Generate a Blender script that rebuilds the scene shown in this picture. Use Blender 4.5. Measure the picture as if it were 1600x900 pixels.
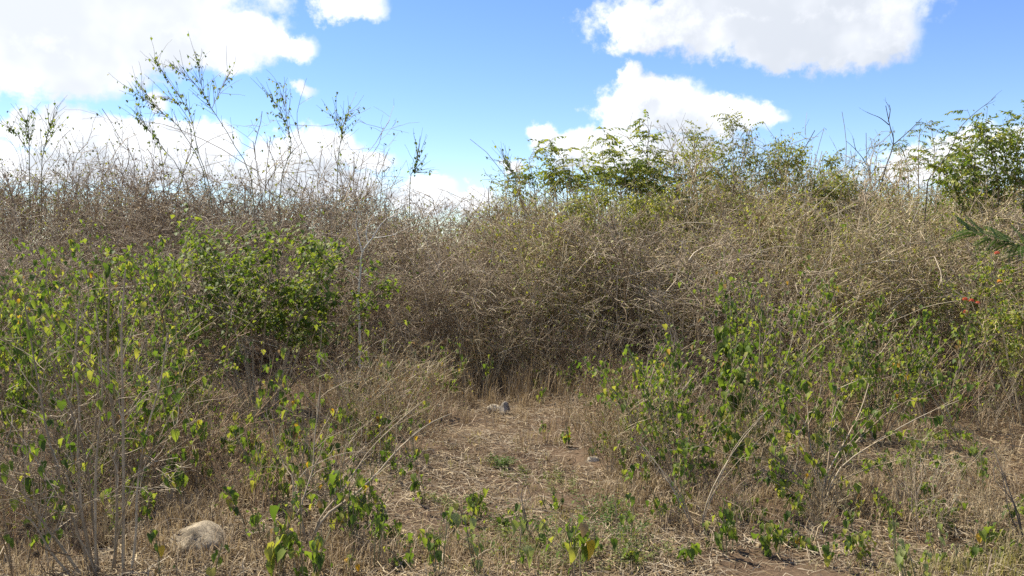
import bpy, math
import numpy as np
from mathutils import Matrix, Vector
R = math.radians
for o in list(bpy.data.objects): bpy.data.objects.remove(o)
S = bpy.context.scene
COL = S.collection

# ------------------------------------------------------------------ camera
F = 1256.0; CAMZ = 1.6; PITCH = math.atan(50 / F)
cd = bpy.data.cameras.new('camera'); cam = bpy.data.objects.new('camera', cd); COL.objects.link(cam)
cd.sensor_width = 36; cd.lens = 36 * F / 1600; cd.clip_end = 3000; cd.clip_start = 0.05
cam.location = (0, 0, CAMZ); cam.rotation_euler = (math.pi / 2 - PITCH, 0, 0)
S.camera = cam

# ------------------------------------------------------------------ sky, sun, exposure
SUN_AZ, SUN_EL = R(-50), R(56)          # azimuth from +Y (into the picture), negative = left
SKY_STRENGTH = 0.093; SUN_STRENGTH = 5.0; EXPOSURE = 1.05
S.view_settings.view_transform = 'Standard'; S.view_settings.look = 'None'
S.view_settings.exposure = EXPOSURE; S.view_settings.gamma = 1; S.view_settings.use_curve_mapping = False
sl = bpy.data.lights.new('sun', 'SUN'); sl.energy = SUN_STRENGTH; sl.angle = R(0.53); sl.color = (1.0, 0.92, 0.76)
so = bpy.data.objects.new('sun', sl); COL.objects.link(so)
sd = Vector((math.sin(SUN_AZ) * math.cos(SUN_EL), math.cos(SUN_AZ) * math.cos(SUN_EL), math.sin(SUN_EL)))
so.rotation_euler = sd.to_track_quat('Z', 'Y').to_euler(); so.location = (-8, 8, 14)

def ray(px, py):
    x, u = (px - 800) / F, (450 - py) / F
    c, s = math.cos(PITCH), math.sin(PITCH)
    return np.array([x, c + u * s, -s + u * c])

def build_world():
    W = bpy.data.worlds.new('World'); S.world = W; W.use_nodes = True
    nt = W.node_tree; nt.nodes.clear(); N = nt.nodes; L = nt.links
    def node(t, **kw):
        n = N.new(t)
        for k, v in kw.items(): setattr(n, k, v)
        return n
    def setin(n, i, v):
        if isinstance(v, bpy.types.NodeSocket): L.new(v, n.inputs[i])
        else: n.inputs[i].default_value = v
    def M(op, a, b=None, c=None):
        n = node('ShaderNodeMath', operation=op); setin(n, 0, a)
        if b is not None: setin(n, 1, b)
        if c is not None: setin(n, 2, c)
        return n.outputs[0]
    def V(op, a, b=None, out=0):
        n = node('ShaderNodeVectorMath', operation=op); setin(n, 0, a)
        if b is not None: setin(n, 1, b)
        return n.outputs['Value'] if op in ('LENGTH', 'DOT_PRODUCT') else n.outputs[0]
    def smooth(x, a, b):
        n = node('ShaderNodeMapRange', interpolation_type='SMOOTHSTEP'); setin(n, 0, x)
        n.inputs[1].default_value = a; n.inputs[2].default_value = b
        return n.outputs[0]
    tc = node('ShaderNodeTexCoord'); D = tc.outputs['Generated']
    sky = node('ShaderNodeTexSky', sky_type='NISHITA'); sky.sun_disc = False
    sky.sun_elevation = SUN_EL; sky.sun_rotation = SUN_AZ; sky.altitude = 100
    sky.air_density = 1.0; sky.dust_density = 0.0; sky.ozone_density = 3.0
    sx = node('ShaderNodeSeparateXYZ'); L.new(D, sx.inputs[0])
    az = M('ARCTAN2', sx.outputs[0], sx.outputs[1]); el = M('ARCSINE', sx.outputs[2])
    cx = node('ShaderNodeCombineXYZ'); L.new(az, cx.inputs[0]); L.new(el, cx.inputs[1])
    P0 = cx.outputs[0]
    def noise(vec, scale, detail, rough=0.55):
        n = node('ShaderNodeTexNoise', noise_dimensions='3D'); L.new(vec, n.inputs['Vector'])
        n.inputs['Scale'].default_value = scale; n.inputs['Detail'].default_value = detail
        n.inputs['Roughness'].default_value = rough
        return n
    # cumulus clouds as (cx, cy, rx, ry) in pixels of the view, turned into directions of the sky
    blobs = [(20, 66, 190, 78), (180, 36, 200, 74), (330, 60, 135, 48), (448, 74, 48, 26), (0, -70, 370, 100),
             (540, 12, 66, 30), (470, 134, 24, 13),
             (110, 212, 60, 50), (40, 196, 46, 30), (205, 232, 130, 50), (310, 218, 62, 38), (245, 158, 22, 16),
             (100, 262, 220, 34), (300, 262, 140, 30), (486, 238, 92, 44), (575, 252, 50, 22), (430, 262, 60, 40), (520, 290, 110, 30),
             (672, 296, 50, 26), (745, 302, 34, 18), (700, 316, 110, 22), (640, 305, 40, 16),
             (1190, 22, 250, 68), (1010, 48, 70, 40), (1330, 58, 100, 52), (1230, 74, 120, 36), (1200, -60, 260, 70),
             (1020, 168, 95, 48), (1105, 185, 112, 36), (1195, 178, 42, 20), (925, 226, 84, 34), (990, 128, 22, 28), (868, 214, 50, 22), (797, 256, 30, 14), (1000, 240, 180, 34),
             (1432, 262, 64, 36), (1530, 232, 74, 30), (1480, 270, 110, 28)]
    n1 = noise(D, 7.0, 4.0, 0.6); n2 = noise(D, 30.0, 5.0, 0.62); n3 = noise(D, 2.6, 6.0, 0.55)
    def density(P):
        w1 = V('MULTIPLY', V('SUBTRACT', n1.outputs['Color'], (0.5, 0.5, 0.5)), (0.045, 0.035, 0))
        w2 = V('MULTIPLY', V('SUBTRACT', n2.outputs['Color'], (0.5, 0.5, 0.5)), (0.042, 0.042, 0))
        Pw = V('ADD', V('ADD', P, w1), w2)
        acc = None
        for (bx, by, rx, ry) in blobs:
            d = ray(bx, by); d = d / np.linalg.norm(d)
            a0, e0 = math.atan2(d[0], d[1]), math.asin(d[2])
            k = math.cos(e0)
            q = V('MULTIPLY', V('SUBTRACT', Pw, (a0, e0, 0)), (F * k / rx, F / ry, 0))
            ln = M('SUBTRACT', 1.0, V('LENGTH', q))
            ln = M('MULTIPLY', ln, min(1.0, 0.35 + min(rx, ry) / 60))
            acc = ln if acc is None else M('SMOOTH_MAX', acc, ln, 0.06)
        # open fair-weather cumulus over the rest of the dome
        gen = M('MULTIPLY', M('SUBTRACT', n3.outputs[0], 0.53), 5.0)
        inside = M('MULTIPLY', smooth(M('ABSOLUTE', az), 0.80, 0.62), smooth(el, 0.50, 0.36))
        out = M('ADD', M('MULTIPLY', acc, inside), M('MULTIPLY', gen, M('SUBTRACT', 1.0, inside)))
        return M('ADD', out, M('MULTIPLY', M('SUBTRACT', n2.outputs[0], 0.5), 1.0))
    dens = density(P0)
    Poff = V('ADD', P0, (-0.022, 0.034, 0))
    dens2 = density(Poff)
    mask = smooth(dens, -0.04, 0.34)
    shade = M('MULTIPLY', smooth(dens2, 0.0, 0.6), smooth(noise(D, 7.0, 4).outputs[0], 0.30, 0.56))
    cosun = V('DOT_PRODUCT', D, tuple(sd)); mr = node('ShaderNodeMapRange'); L.new(cosun, mr.inputs[0])
    mr.inputs[1].default_value = 0.25; mr.inputs[2].default_value = 0.75; mr.inputs[3].default_value = 1.0; mr.inputs[4].default_value = 0.6
    shade = M('MULTIPLY', shade, mr.outputs[0])
    mix = node('ShaderNodeMixRGB'); L.new(shade, mix.inputs[0])
    mix.inputs[1].default_value = (0.62, 0.63, 0.65, 1); mix.inputs[2].default_value = (0.375, 0.40, 0.44, 1)
    bg1 = node('ShaderNodeBackground'); bg1.inputs[1].default_value = SKY_STRENGTH; hs = node('ShaderNodeHueSaturation'); hs.inputs['Hue'].default_value = 0.514; hs.inputs['Saturation'].default_value = 1.18; L.new(sky.outputs[0], hs.inputs['Color']); L.new(hs.outputs[0], bg1.inputs[0])
    bg2 = node('ShaderNodeBackground'); bg2.inputs[1].default_value = 0.95; L.new(mix.outputs[0], bg2.inputs[0])
    ms = node('ShaderNodeMixShader'); L.new(M('MULTIPLY', mask, 0.97), ms.inputs[0])
    L.new(bg1.outputs[0], ms.inputs[1]); L.new(bg2.outputs[0], ms.inputs[2])
    out = node('ShaderNodeOutputWorld'); L.new(ms.outputs[0], out.inputs[0])
    W.cycles.sampling_method = 'NONE'
build_world()
S.cycles.max_bounces = 5; S.cycles.diffuse_bounces = 3; S.cycles.transmission_bounces = 4; S.cycles.use_denoising = False
S.cycles.transparent_max_bounces = 4; S.cycles.caustics_reflective = False; S.cycles.caustics_refractive = False
S.cycles.sample_clamp_indirect = 6

# ------------------------------------------------------------------ helpers
def ground_z(x, y):
    x = np.asarray(x, float); y = np.asarray(y, float)
    t = np.clip(y - 8.5, 0, 32)
    rise = 0.05 * t * t / (t + 3)
    b = 0.030 * np.sin(1.3 * x + 0.7 * y) + 0.022 * np.sin(2.9 * x - 1.7 * y + 1.1) + 0.014 * np.sin(5.3 * x + 4.1 * y)
    return rise + b
def ground_at(px, py):
    d = ray(px, py); t = 5.0
    for _ in range(60):
        z = float(ground_z(d[0] * t, d[1] * t))
        tn = (z - CAMZ) / d[2]
        t = 0.5 * t + 0.5 * tn
    return np.array([d[0] * t, d[1] * t, float(ground_z(d[0] * t, d[1] * t))])
def at(px, py, Y):
    d = ray(px, py); t = Y / d[1]
    return np.array([d[0] * t, Y, CAMZ + d[2] * t])
def on_ground(px, Y):                       # a column of the picture at a distance, on the soil
    x = (px - 800) / F * Y
    return np.array([x, Y, float(ground_z(x, Y))])
def top_for(py, Y): return CAMZ + (400 - py) * Y / F
def unit(a): return a / np.maximum(np.linalg.norm(a, axis=-1, keepdims=True), 1e-9)

class MB:
    def __init__(s): s.v = []; s.q = []; s.t = []; s.n = 0; s.qm = []; s.tm = []
    def add(s, v, q=None, t=None, m=0):
        v = np.asarray(v, float).reshape(-1, 3)
        if q is not None and len(q): q = np.asarray(q, int).reshape(-1, 4); s.q.append(q + s.n); s.qm.append(np.full(len(q), m))
        if t is not None and len(t): t = np.asarray(t, int).reshape(-1, 3); s.t.append(t + s.n); s.tm.append(np.full(len(t), m))
        s.v.append(v); s.n += len(v); return s
    def tubes(s, pts, r0, r1, sides=3, m=0, rng=None, power=1.0):
        pts = np.asarray(pts, float)
        if pts.ndim == 2: pts = pts[None]
        Np, K, _ = pts.shape
        if Np == 0: return s
        r0 = np.broadcast_to(np.asarray(r0, float), (Np,)); r1 = np.broadcast_to(np.asarray(r1, float), (Np,))
        ch = unit(pts[:, -1] - pts[:, 0])
        ref = np.where(np.abs(ch[:, 2:3]) > 0.9, np.array([[1., 0, 0]]), np.array([[0, 0, 1.]]))
        u = unit(np.cross(ch, ref)); w = np.cross(ch, u)
        tt = np.linspace(0, 1, K) ** power
        rad = r0[:, None] * (1 - tt) + r1[:, None] * tt
        a = np.arange(sides) * 2 * math.pi / sides
        ring = (np.cos(a)[None, :, None] * u[:, None, :] + np.sin(a)[None, :, None] * w[:, None, :])
        v = pts[:, :, None, :] + rad[:, :, None, None] * ring[:, None, :, :]
        base = (np.arange(Np) * K * sides)[:, None, None]
        k = (np.arange(K - 1) * sides)[None, :, None]; j = np.arange(sides)[None, None, :]; j2 = (j + 1) % sides
        q = np.stack([base + k + j, base + k + j2, base + k + sides + j2, base + k + sides + j], -1)
        return s.add(v, q=q, m=m)
    def stamp(s, tv, tq, tt, mats, pos, m=0):      # template verts, quads, tris at (n,3,3) frames
        n = len(pos); k = len(tv)
        if n == 0: return s
        v = np.einsum('nij,kj->nki', mats, tv) + pos[:, None, :]
        off = (np.arange(n) * k)[:, None, None]
        q = (np.asarray(tq, int)[None] + off).reshape(-1, 4) if len(tq) else None
        t = (np.asarray(tt, int)[None] + off).reshape(-1, 3) if len(tt) else None
        return s.add(v, q, t, m)
    def mesh(s, name, mats, smooth=True):
        me = bpy.data.meshes.new(name)
        v = np.concatenate(s.v) if s.v else np.zeros((0, 3))
        q = np.concatenate(s.q) if s.q else np.zeros((0, 4), int); t = np.concatenate(s.t) if s.t else np.zeros((0, 3), int)
        me.vertices.add(len(v)); me.vertices.foreach_set('co', v.astype(np.float32).ravel())
        nl = q.size + t.size
        me.loops.add(nl); me.loops.foreach_set('vertex_index', np.concatenate([q.ravel(), t.ravel()]).astype(np.int32))
        npoly = len(q) + len(t)
        me.polygons.add(npoly)
        ls = np.concatenate([np.arange(len(q)) * 4, q.size + np.arange(len(t)) * 3]).astype(np.int32)
        me.polygons.foreach_set('loop_start', ls)
        mi = np.concatenate(s.qm + s.tm) if (s.qm or s.tm) else np.zeros(0)
        for m in (mats if isinstance(mats, (list, tuple)) else [mats]): me.materials.append(m)
        me.polygons.foreach_set('material_index', mi.astype(np.int32))
        me.polygons.foreach_set('use_smooth', np.full(npoly, smooth))
        me.update(calc_edges=True)
        return me

def obj(name, me, parent=None, kind=None):
    o = bpy.data.objects.new(name, me); COL.objects.link(o)
    if parent is not None: o.parent = parent
    if kind: o['kind'] = kind
    return o
def part(name, mb, mats, parent, kind=None, smooth=True):
    return obj(name, mb.mesh(name, mats, smooth), parent, kind)
def thing(name, label, cat, loc=(0, 0, 0), group=None):
    o = bpy.data.objects.new(name, None); COL.objects.link(o); o.empty_display_size = 0.1
    o.location = Vector([float(c) for c in loc]); o['label'] = label; o['category'] = cat
    if group: o['group'] = group
    return o
def tag(o, label, cat=None, group=None, kind=None):
    o['label'] = label
    if cat: o['category'] = cat
    if group: o['group'] = group
    if kind: o['kind'] = kind
    return o
def copy_tree(src, label, loc, rz, sc, group):
    c = src.copy(); COL.objects.link(c)
    c.location = Vector([float(a) for a in loc]); c.rotation_euler = (0, 0, rz); c.scale = sc
    c['label'] = label; c['group'] = group
    for ch in src.children:
        k = ch.copy(); COL.objects.link(k); k.parent = c
    return c

# ------------------------------------------------------------------ materials
def ramp_mat(name, stops, source='island', rough=0.7, trans=0.0, trans_tint=(1.25, 1.35, 0.6), spec=0.25, noise_scale=0, noise_amt=0.25, bump=0):
    m = bpy.data.materials.new(name); m.use_nodes = True
    nt = m.node_tree; N = nt.nodes; L = nt.links; N.clear()
    out = N.new('ShaderNodeOutputMaterial'); p = N.new('ShaderNodeBsdfPrincipled')
    p.inputs['Roughness'].default_value = rough; p.inputs['Specular IOR Level'].default_value = spec
    cr = N.new('ShaderNodeValToRGB'); e = cr.color_ramp.elements
    n = len(stops)
    while len(e) < n: e.new(0.5)
    for i, s in enumerate(stops):
        pos, c = (s[0], s[1]) if isinstance(s[1], (tuple, list)) else (i / max(1, n - 1), s)
        e[i].position = pos; e[i].color = (*c, 1)
    if source in ('island', 'both'):
        g = N.new('ShaderNodeNewGeometry'); src = g.outputs['Random Per Island']
        if source == 'both':
            oi = N.new('ShaderNodeObjectInfo')
            ad = N.new('ShaderNodeMath'); ad.operation = 'ADD'; L.new(src, ad.inputs[0]); L.new(oi.outputs['Random'], ad.inputs[1])
            fr = N.new('ShaderNodeMath'); fr.operation = 'FRACT'; L.new(ad.outputs[0], fr.inputs[0]); src = fr.outputs[0]
    else:
        oi = N.new('ShaderNodeObjectInfo'); src = oi.outputs['Random']
    L.new(src, cr.inputs[0]); col = cr.outputs[0]
    if noise_scale:
        tc = N.new('ShaderNodeTexCoord'); nz = N.new('ShaderNodeTexNoise')
        nz.inputs['Scale'].default_value = noise_scale; nz.inputs['Detail'].default_value = 5
        L.new(tc.outputs['Object'], nz.inputs['Vector'])
        mr = N.new('ShaderNodeMapRange'); L.new(nz.outputs[0], mr.inputs[0])
        mr.inputs[1].default_value = 0.3; mr.inputs[2].default_value = 0.7
        mr.inputs[3].default_value = 1 - noise_amt; mr.inputs[4].default_value = 1 + noise_amt
        mx = N.new('ShaderNodeMixRGB'); mx.blend_type = 'MULTIPLY'; mx.inputs[0].default_value = 1
        L.new(col, mx.inputs[1]); L.new(mr.outputs[0], mx.inputs[2]); col = mx.outputs[0]
        if bump:
            b = N.new('ShaderNodeBump'); b.inputs['Strength'].default_value = bump; b.inputs['Distance'].default_value = 0.01
            L.new(nz.outputs[0], b.inputs['Height']); L.new(b.outputs[0], p.inputs['Normal'])
    L.new(col, p.inputs['Base Color'])
    if trans > 0:
        tr = N.new('ShaderNodeBsdfTranslucent'); mt = N.new('ShaderNodeMixRGB'); mt.blend_type = 'MULTIPLY'; mt.inputs[0].default_value = 1
        L.new(col, mt.inputs[1]); mt.inputs[2].default_value = (*trans_tint, 1); L.new(mt.outputs[0], tr.inputs[0])
        ms = N.new('ShaderNodeMixShader'); ms.inputs[0].default_value = trans
        L.new(p.outputs[0], ms.inputs[1]); L.new(tr.outputs[0], ms.inputs[2]); L.new(ms.outputs[0], out.inputs[0])
    else: L.new(p.outputs[0], out.inputs[0])
    return m
MT = {}
MT['bark'] = ramp_mat('pale_bark', [(0.18, 0.135, 0.085), (0.29, 0.23, 0.15), (0.42, 0.35, 0.25)], 'both', 0.75, noise_scale=30, noise_amt=0.25)
MT['bark_cane'] = ramp_mat('pale_cane', [(0.28, 0.235, 0.165), (0.48, 0.42, 0.32)], 'both', 0.6)
MT['bark_white'] = ramp_mat('bleached_wood', [(0.50, 0.46, 0.40), (0.62, 0.58, 0.52)], 'island', 0.7, noise_scale=25, noise_amt=0.2)
MT['bark_dark'] = ramp_mat('dark_dead_wood', [(0.05, 0.042, 0.036), (0.10, 0.085, 0.07)], 'island', 0.8, noise_scale=20)
MT['stem_green'] = ramp_mat('green_stem', [(0.12, 0.13, 0.06), (0.22, 0.20, 0.11)], 'island', 0.6)
MT['twig_grey'] = ramp_mat('grey_twig', [(0.17, 0.125, 0.08), (0.32, 0.25, 0.165), (0.50, 0.42, 0.31)], 'both', 0.7)
MT['twig_dark'] = ramp_mat('fallen_twig', [(0.10, 0.075, 0.05), (0.22, 0.17, 0.115), (0.34, 0.28, 0.2)], 'island', 0.75)
MT['twig_tan'] = ramp_mat('tan_twig', [(0.20, 0.145, 0.075), (0.38, 0.30, 0.165), (0.60, 0.51, 0.34)], 'both', 0.65)
MT['twig_red'] = ramp_mat('russet_twig', [(0.17, 0.105, 0.06), (0.31, 0.20, 0.115), (0.46, 0.34, 0.21)], 'both', 0.7)
MT['dry_leaf'] = ramp_mat('dry_leaf', [(0.14, 0.09, 0.05), (0.26, 0.18, 0.10), (0.38, 0.29, 0.17)], 'island', 0.75, 0.25, (1.1, 1, .8))
MT['dead_leaf'] = ramp_mat('dead_hanging_leaf', [(0.13, 0.08, 0.04), (0.27, 0.19, 0.09), (0.36, 0.27, 0.13)], 'object', 0.7, 0.3, (1.1, 1, .8))
MT['seed'] = ramp_mat('dark_seedhead', [(0.07, 0.05, 0.04), (0.16, 0.11, 0.08), (0.24, 0.18, 0.13)], 'island', 0.8, 0.1, (1, 1, 1))
G1 = [(0.0, (0.055, 0.092, 0.02)), (0.35, (0.115, 0.17, 0.032)), (0.75, (0.20, 0.245, 0.046)), (1.0, (0.33, 0.305, 0.075))]
MT['leaf'] = ramp_mat('soft_leaf', G1, 'object', 0.6, 0.46, noise_scale=28, noise_amt=0.16)
MT['leaf_isl'] = ramp_mat('soft_leaf_small', G1, 'both', 0.6, 0.46)
MT['leaf_deep'] = ramp_mat('deep_green_leaf', [(0.06, 0.10, 0.022), (0.13, 0.18, 0.032), (0.25, 0.27, 0.055)], 'both', 0.6, 0.42, spec=0.2)
MT['leaf_deep_o'] = ramp_mat('deep_green_leaf_single', [(0.06, 0.10, 0.022), (0.13, 0.18, 0.032), (0.25, 0.27, 0.055)], 'object', 0.6, 0.42, spec=0.2)
MT['leaf_yg'] = ramp_mat('yellow_green_leaf', [(0.13, 0.16, 0.03), (0.25, 0.27, 0.045), (0.40, 0.37, 0.075)], 'both', 0.55, 0.4)
MT['leaf_olive'] = ramp_mat('olive_leaf', [(0.09, 0.105, 0.032), (0.17, 0.18, 0.055), (0.28, 0.26, 0.09)], 'both', 0.55, 0.35)
MT['leaf_pale'] = ramp_mat('pale_leaf', [(0.19, 0.23, 0.075), (0.30, 0.32, 0.13)], 'object', 0.6, 0.35, noise_scale=25)
MT['leaf_feather'] = ramp_mat('feathery_green', [(0.05, 0.095, 0.018), (0.10, 0.15, 0.025)], 'both', 0.5, 0.3)
MT['leaf_weed'] = ramp_mat('weed_green', [(0.10, 0.125, 0.03), (0.19, 0.20, 0.055)], 'both', 0.55, 0.35)
MT['yellow'] = ramp_mat('yellowed_leaf', [(0.55, 0.33, 0.03), (0.62, 0.45, 0.06)], 'object', 0.6, 0.4, (1.1, 1, .5))
MT['straw'] = ramp_mat('straw', [(0.0, (0.095, 0.063, 0.032)), (0.4, (0.21, 0.148, 0.077)), (0.8, (0.33, 0.245, 0.135)), (1.0, (0.54, 0.44, 0.27))], 'island', 0.6, 0.12, (1, 1, 1))
MT['straw_grey'] = ramp_mat('grey_straw', [(0.09, 0.067, 0.043), (0.21, 0.165, 0.11), (0.43, 0.365, 0.26)], 'island', 0.65, 0.1, (1, 1, 1))
MT['crumb'] = ramp_mat('soil_crumb', [(0.09, 0.06, 0.04), (0.17, 0.125, 0.085), (0.30, 0.245, 0.18)], 'island', 0.9)
MT['grass'] = ramp_mat('dry_grass_blade', [(0.18, 0.125, 0.07), (0.33, 0.245, 0.15), (0.50, 0.40, 0.26)], 'island', 0.6, 0.25, (1, 1, .9))
MT['grass_green'] = ramp_mat('green_grass_blade', [(0.14, 0.125, 0.05), (0.25, 0.215, 0.10), (0.38, 0.32, 0.18)], 'island', 0.55, 0.35)
MT['red'] = ramp_mat('red_petal', [(0.50, 0.07, 0.035), (0.62, 0.16, 0.07)], 'island', 0.5, 0.3, (1.1, .9, .9))
MT['orange'] = ramp_mat('orange_petal', [(0.65, 0.22, 0.03), (0.7, 0.36, 0.05)], 'island', 0.5, 0.3, (1.1, 1, .7))
MT['white'] = ramp_mat('white_petal', [(0.68, 0.68, 0.60), (0.78, 0.78, 0.74)], 'island', 0.6, 0.3, (1, 1, 1))

def soil_mat():
    m = bpy.data.materials.new('dry_soil'); m.use_nodes = True
    nt = m.node_tree; N = nt.nodes; L = nt.links; p = N['Principled BSDF']
    p.inputs['Roughness'].default_value = 0.92; p.inputs['Specular IOR Level'].default_value = 0.1
    tc = N.new('ShaderNodeTexCoord')
    def nz(s, d): 
        n = N.new('ShaderNodeTexNoise'); n.inputs['Scale'].default_value = s; n.inputs['Detail'].default_value = d; n.inputs['Roughness'].default_value = 0.65
        L.new(tc.outputs['Object'], n.inputs['Vector']); return n
    a, b = nz(0.9, 6), nz(38, 8)
    c1 = N.new('ShaderNodeValToRGB'); c1.color_ramp.elements[0].position = 0.35; c1.color_ramp.elements[1].position = 0.68
    c1.color_ramp.elements[0].color = (0.07, 0.045, 0.028, 1); c1.color_ramp.elements[1].color = (0.14, 0.098, 0.064, 1)
    L.new(a.outputs[0], c1.inputs[0])
    mr = N.new('ShaderNodeMapRange'); L.new(b.outputs[0], mr.inputs[0]); mr.inputs[1].default_value = 0.3; mr.inputs[2].default_value = 0.7
    mr.inputs[3].default_value = 0.6; mr.inputs[4].default_value = 1.35
    mx = N.new('ShaderNodeMixRGB'); mx.blend_type = 'MULTIPLY'; mx.inputs[0].default_value = 1
    L.new(c1.outputs[0], mx.inputs[1]); L.new(mr.outputs[0], mx.inputs[2]); L.new(mx.outputs[0], p.inputs['Base Color'])
    bp = N.new('ShaderNodeBump'); bp.inputs['Strength'].default_value = 0.9; bp.inputs['Distance'].default_value = 0.02
    L.new(b.outputs[0], bp.inputs['Height']); L.new(bp.outputs[0], p.inputs['Normal'])
    return m
def rock_mat(name, c0, c1):
    m = bpy.data.materials.new(name); m.use_nodes = True
    nt = m.node_tree; N = nt.nodes; L = nt.links; p = N['Principled BSDF']; p.inputs['Roughness'].default_value = 0.85
    p.inputs['Specular IOR Level'].default_value = 0.2
    tc = N.new('ShaderNodeTexCoord'); n1 = N.new('ShaderNodeTexNoise'); n1.inputs['Scale'].default_value = 9; n1.inputs['Detail'].default_value = 9
    n1.inputs['Roughness'].default_value = 0.7; L.new(tc.outputs['Object'], n1.inputs['Vector'])
    n2 = N.new('ShaderNodeTexNoise'); n2.inputs['Scale'].default_value = 70; n2.inputs['Detail'].default_value = 6; L.new(tc.outputs['Object'], n2.inputs['Vector'])
    cr = N.new('ShaderNodeValToRGB'); cr.color_ramp.elements[0].position = 0.35; cr.color_ramp.elements[1].position = 0.62
    cr.color_ramp.elements[0].color = (*c0, 1); cr.color_ramp.elements[1].color = (*c1, 1); L.new(n1.outputs[0], cr.inputs[0])
    L.new(cr.outputs[0], p.inputs['Base Color'])
    vo = N.new('ShaderNodeTexVoronoi'); vo.feature = 'DISTANCE_TO_EDGE'; vo.inputs['Scale'].default_value = 7; L.new(n1.outputs['Color'], vo.inputs['Vector'])
    vm = N.new('ShaderNodeMapRange'); L.new(vo.outputs[0], vm.inputs[0]); vm.inputs[1].default_value = 0.0; vm.inputs[2].default_value = 0.06; vm.inputs[3].default_value = 0.55
    mm = N.new('ShaderNodeMixRGB'); mm.blend_type = 'MULTIPLY'; mm.inputs[0].default_value = 0.8; L.new(cr.outputs[0], mm.inputs[1]); L.new(vm.outputs[0], mm.inputs[2]); L.new(mm.outputs[0], p.inputs['Base Color'])
    sm = N.new('ShaderNodeMath'); sm.operation = 'ADD'; L.new(n2.outputs[0], sm.inputs[0]); L.new(vm.outputs[0], sm.inputs[1])
    b = N.new('ShaderNodeBump'); b.inputs['Strength'].default_value = 0.6; b.inputs['Distance'].default_value = 0.012
    L.new(sm.outputs[0], b.inputs['Height']); L.new(b.outputs[0], p.inputs['Normal'])
    return m

# ------------------------------------------------------------------ growth
def rotv(rng, n): return unit(rng.normal(size=(n, 3)))
def grow(rng, P, D, Ln, K, wig=0.15, up=0.0):
    P = np.asarray(P, float).reshape(-1, 3); n = len(P); Ln = np.broadcast_to(np.asarray(Ln, float), (n,))
    pts = np.empty((n, K, 3)); pts[:, 0] = P; d = unit(np.asarray(D, float).reshape(-1, 3))
    for k in range(1, K):
        d = unit(d + rng.normal(0, wig, (n, 3)) + np.array([0, 0, up]))
        pts[:, k] = pts[:, k - 1] + d * (Ln / (K - 1))[:, None]
    return pts
def along(pts, idx, t):
    K = pts.shape[1]; f = t * (K - 1); i = np.minimum(f.astype(int), K - 2); f = f - i
    a, b = pts[idx, i], pts[idx, i + 1]
    return a + (b - a) * f[:, None], unit(b - a)
def spawn(rng, pts, m, t0, t1, ang, sd=0.25):
    n = len(pts); idx = np.repeat(np.arange(n), m); t = rng.uniform(t0, t1, len(idx))
    P, T = along(pts, idx, t)
    pr = unit(np.cross(T, rotv(rng, len(idx)))); a = (ang + rng.normal(0, sd, len(idx)))[:, None]
    return P, np.cos(a) * T + np.sin(a) * pr, idx, t
def frames(dirs, normals, sizes):
    y = unit(dirs); x = unit(np.cross(y, normals)); z = np.cross(x, y)
    return np.stack([x, y, z], -1) * np.asarray(sizes)[:, None, None]

# leaf shapes: base at the origin, blade along +Y, about 1 long
def heart_leaf(curl, fold, lobes=0.10, wave=0.0, width=0.42, petiole=0.3):
    ts = np.array([0.0, 0.16, 0.42, 0.70, 1.0]); cz = -curl * ts ** 2; cy = ts * (1 - 0.18 * abs(curl) * ts)
    c = np.stack([0 * ts, cy, cz], 1)
    hw = np.array([0.55, 1.0, 0.92, 0.52]) * width; ly = np.array([-lobes, 0.12, 0.42, 0.72]); lz = -curl * np.maximum(ly, 0) ** 2
    v = [c]; q = []; t = []
    for s in (-1, 1):
        z = lz + fold * hw + wave * np.array([0.03, -0.04, 0.04, -0.03]) * s
        v.append(np.stack([s * hw * (1 - 0.25 * abs(fold)), ly * (1 - 0.18 * abs(curl) * np.maximum(ly, 0)), z], 1))
    for k, o in ((0, 5), (1, 9)):
        for i in range(3): q.append([i, i + 1, o + i + 1, o + i] if k else [i, o + i, o + i + 1, i + 1])
        t.append([3, 4, o + 3] if k else [3, o + 3, 4])
    mb = MB(); mb.add(np.concatenate(v), q, t, 0)
    if petiole:
        mb.tubes(np.array([[[0, 0, 0], [0, -petiole * 0.5, 0.03], [0, -petiole, 0.0]]]), 0.016, 0.022, 3, 1)
    return mb
def small_leaf(fold=0.25, curl=0.2, w=0.32):
    v = np.array([[0, 0, 0], [-w, 0.45, fold * w], [0, 0.5, -curl * .25], [w, 0.45, fold * w], [0, 1, -curl]])
    return v, [[0, 2, 1, 1]][:0], [[0, 2, 1], [0, 3, 2], [1, 2, 4], [2, 3, 4]]
RNG = np.random.default_rng(7)
LEAVES = {}
for key, m1 in (('leaf', 'leaf'), ('deep', 'leaf_deep_o'), ('yellow', 'yellow'), ('pale', 'leaf_pale'), ('dead', 'dead_leaf')):
    LEAVES[key] = [heart_leaf(c, f, wave=w, width=wd).mesh('leaf', [MT[m1], MT['stem_green']])
                   for c, f, w, wd in ((0.25, 0.3, 1, .42), (0.5, 0.45, 1, .38), (0.1, 0.65, 1.5, .40), (0.7, 0.2, 1, .36), (0.35, 0.9, 1, .45))]
def place_leaves(rng, parent, pos, dirs, nrm, sizes, key='leaf', name='leaf'):
    fr = frames(dirs, nrm, sizes)
    for i in range(len(pos)):
        o = obj(name, LEAVES[key][int(rng.integers(5))], parent)
        M4 = Matrix.Identity(4)
        for a in range(3):
            for b in range(3): M4[a][b] = float(fr[i, a, b])
            M4[a][3] = float(pos[i, a])
        o.matrix_basis = M4
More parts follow.
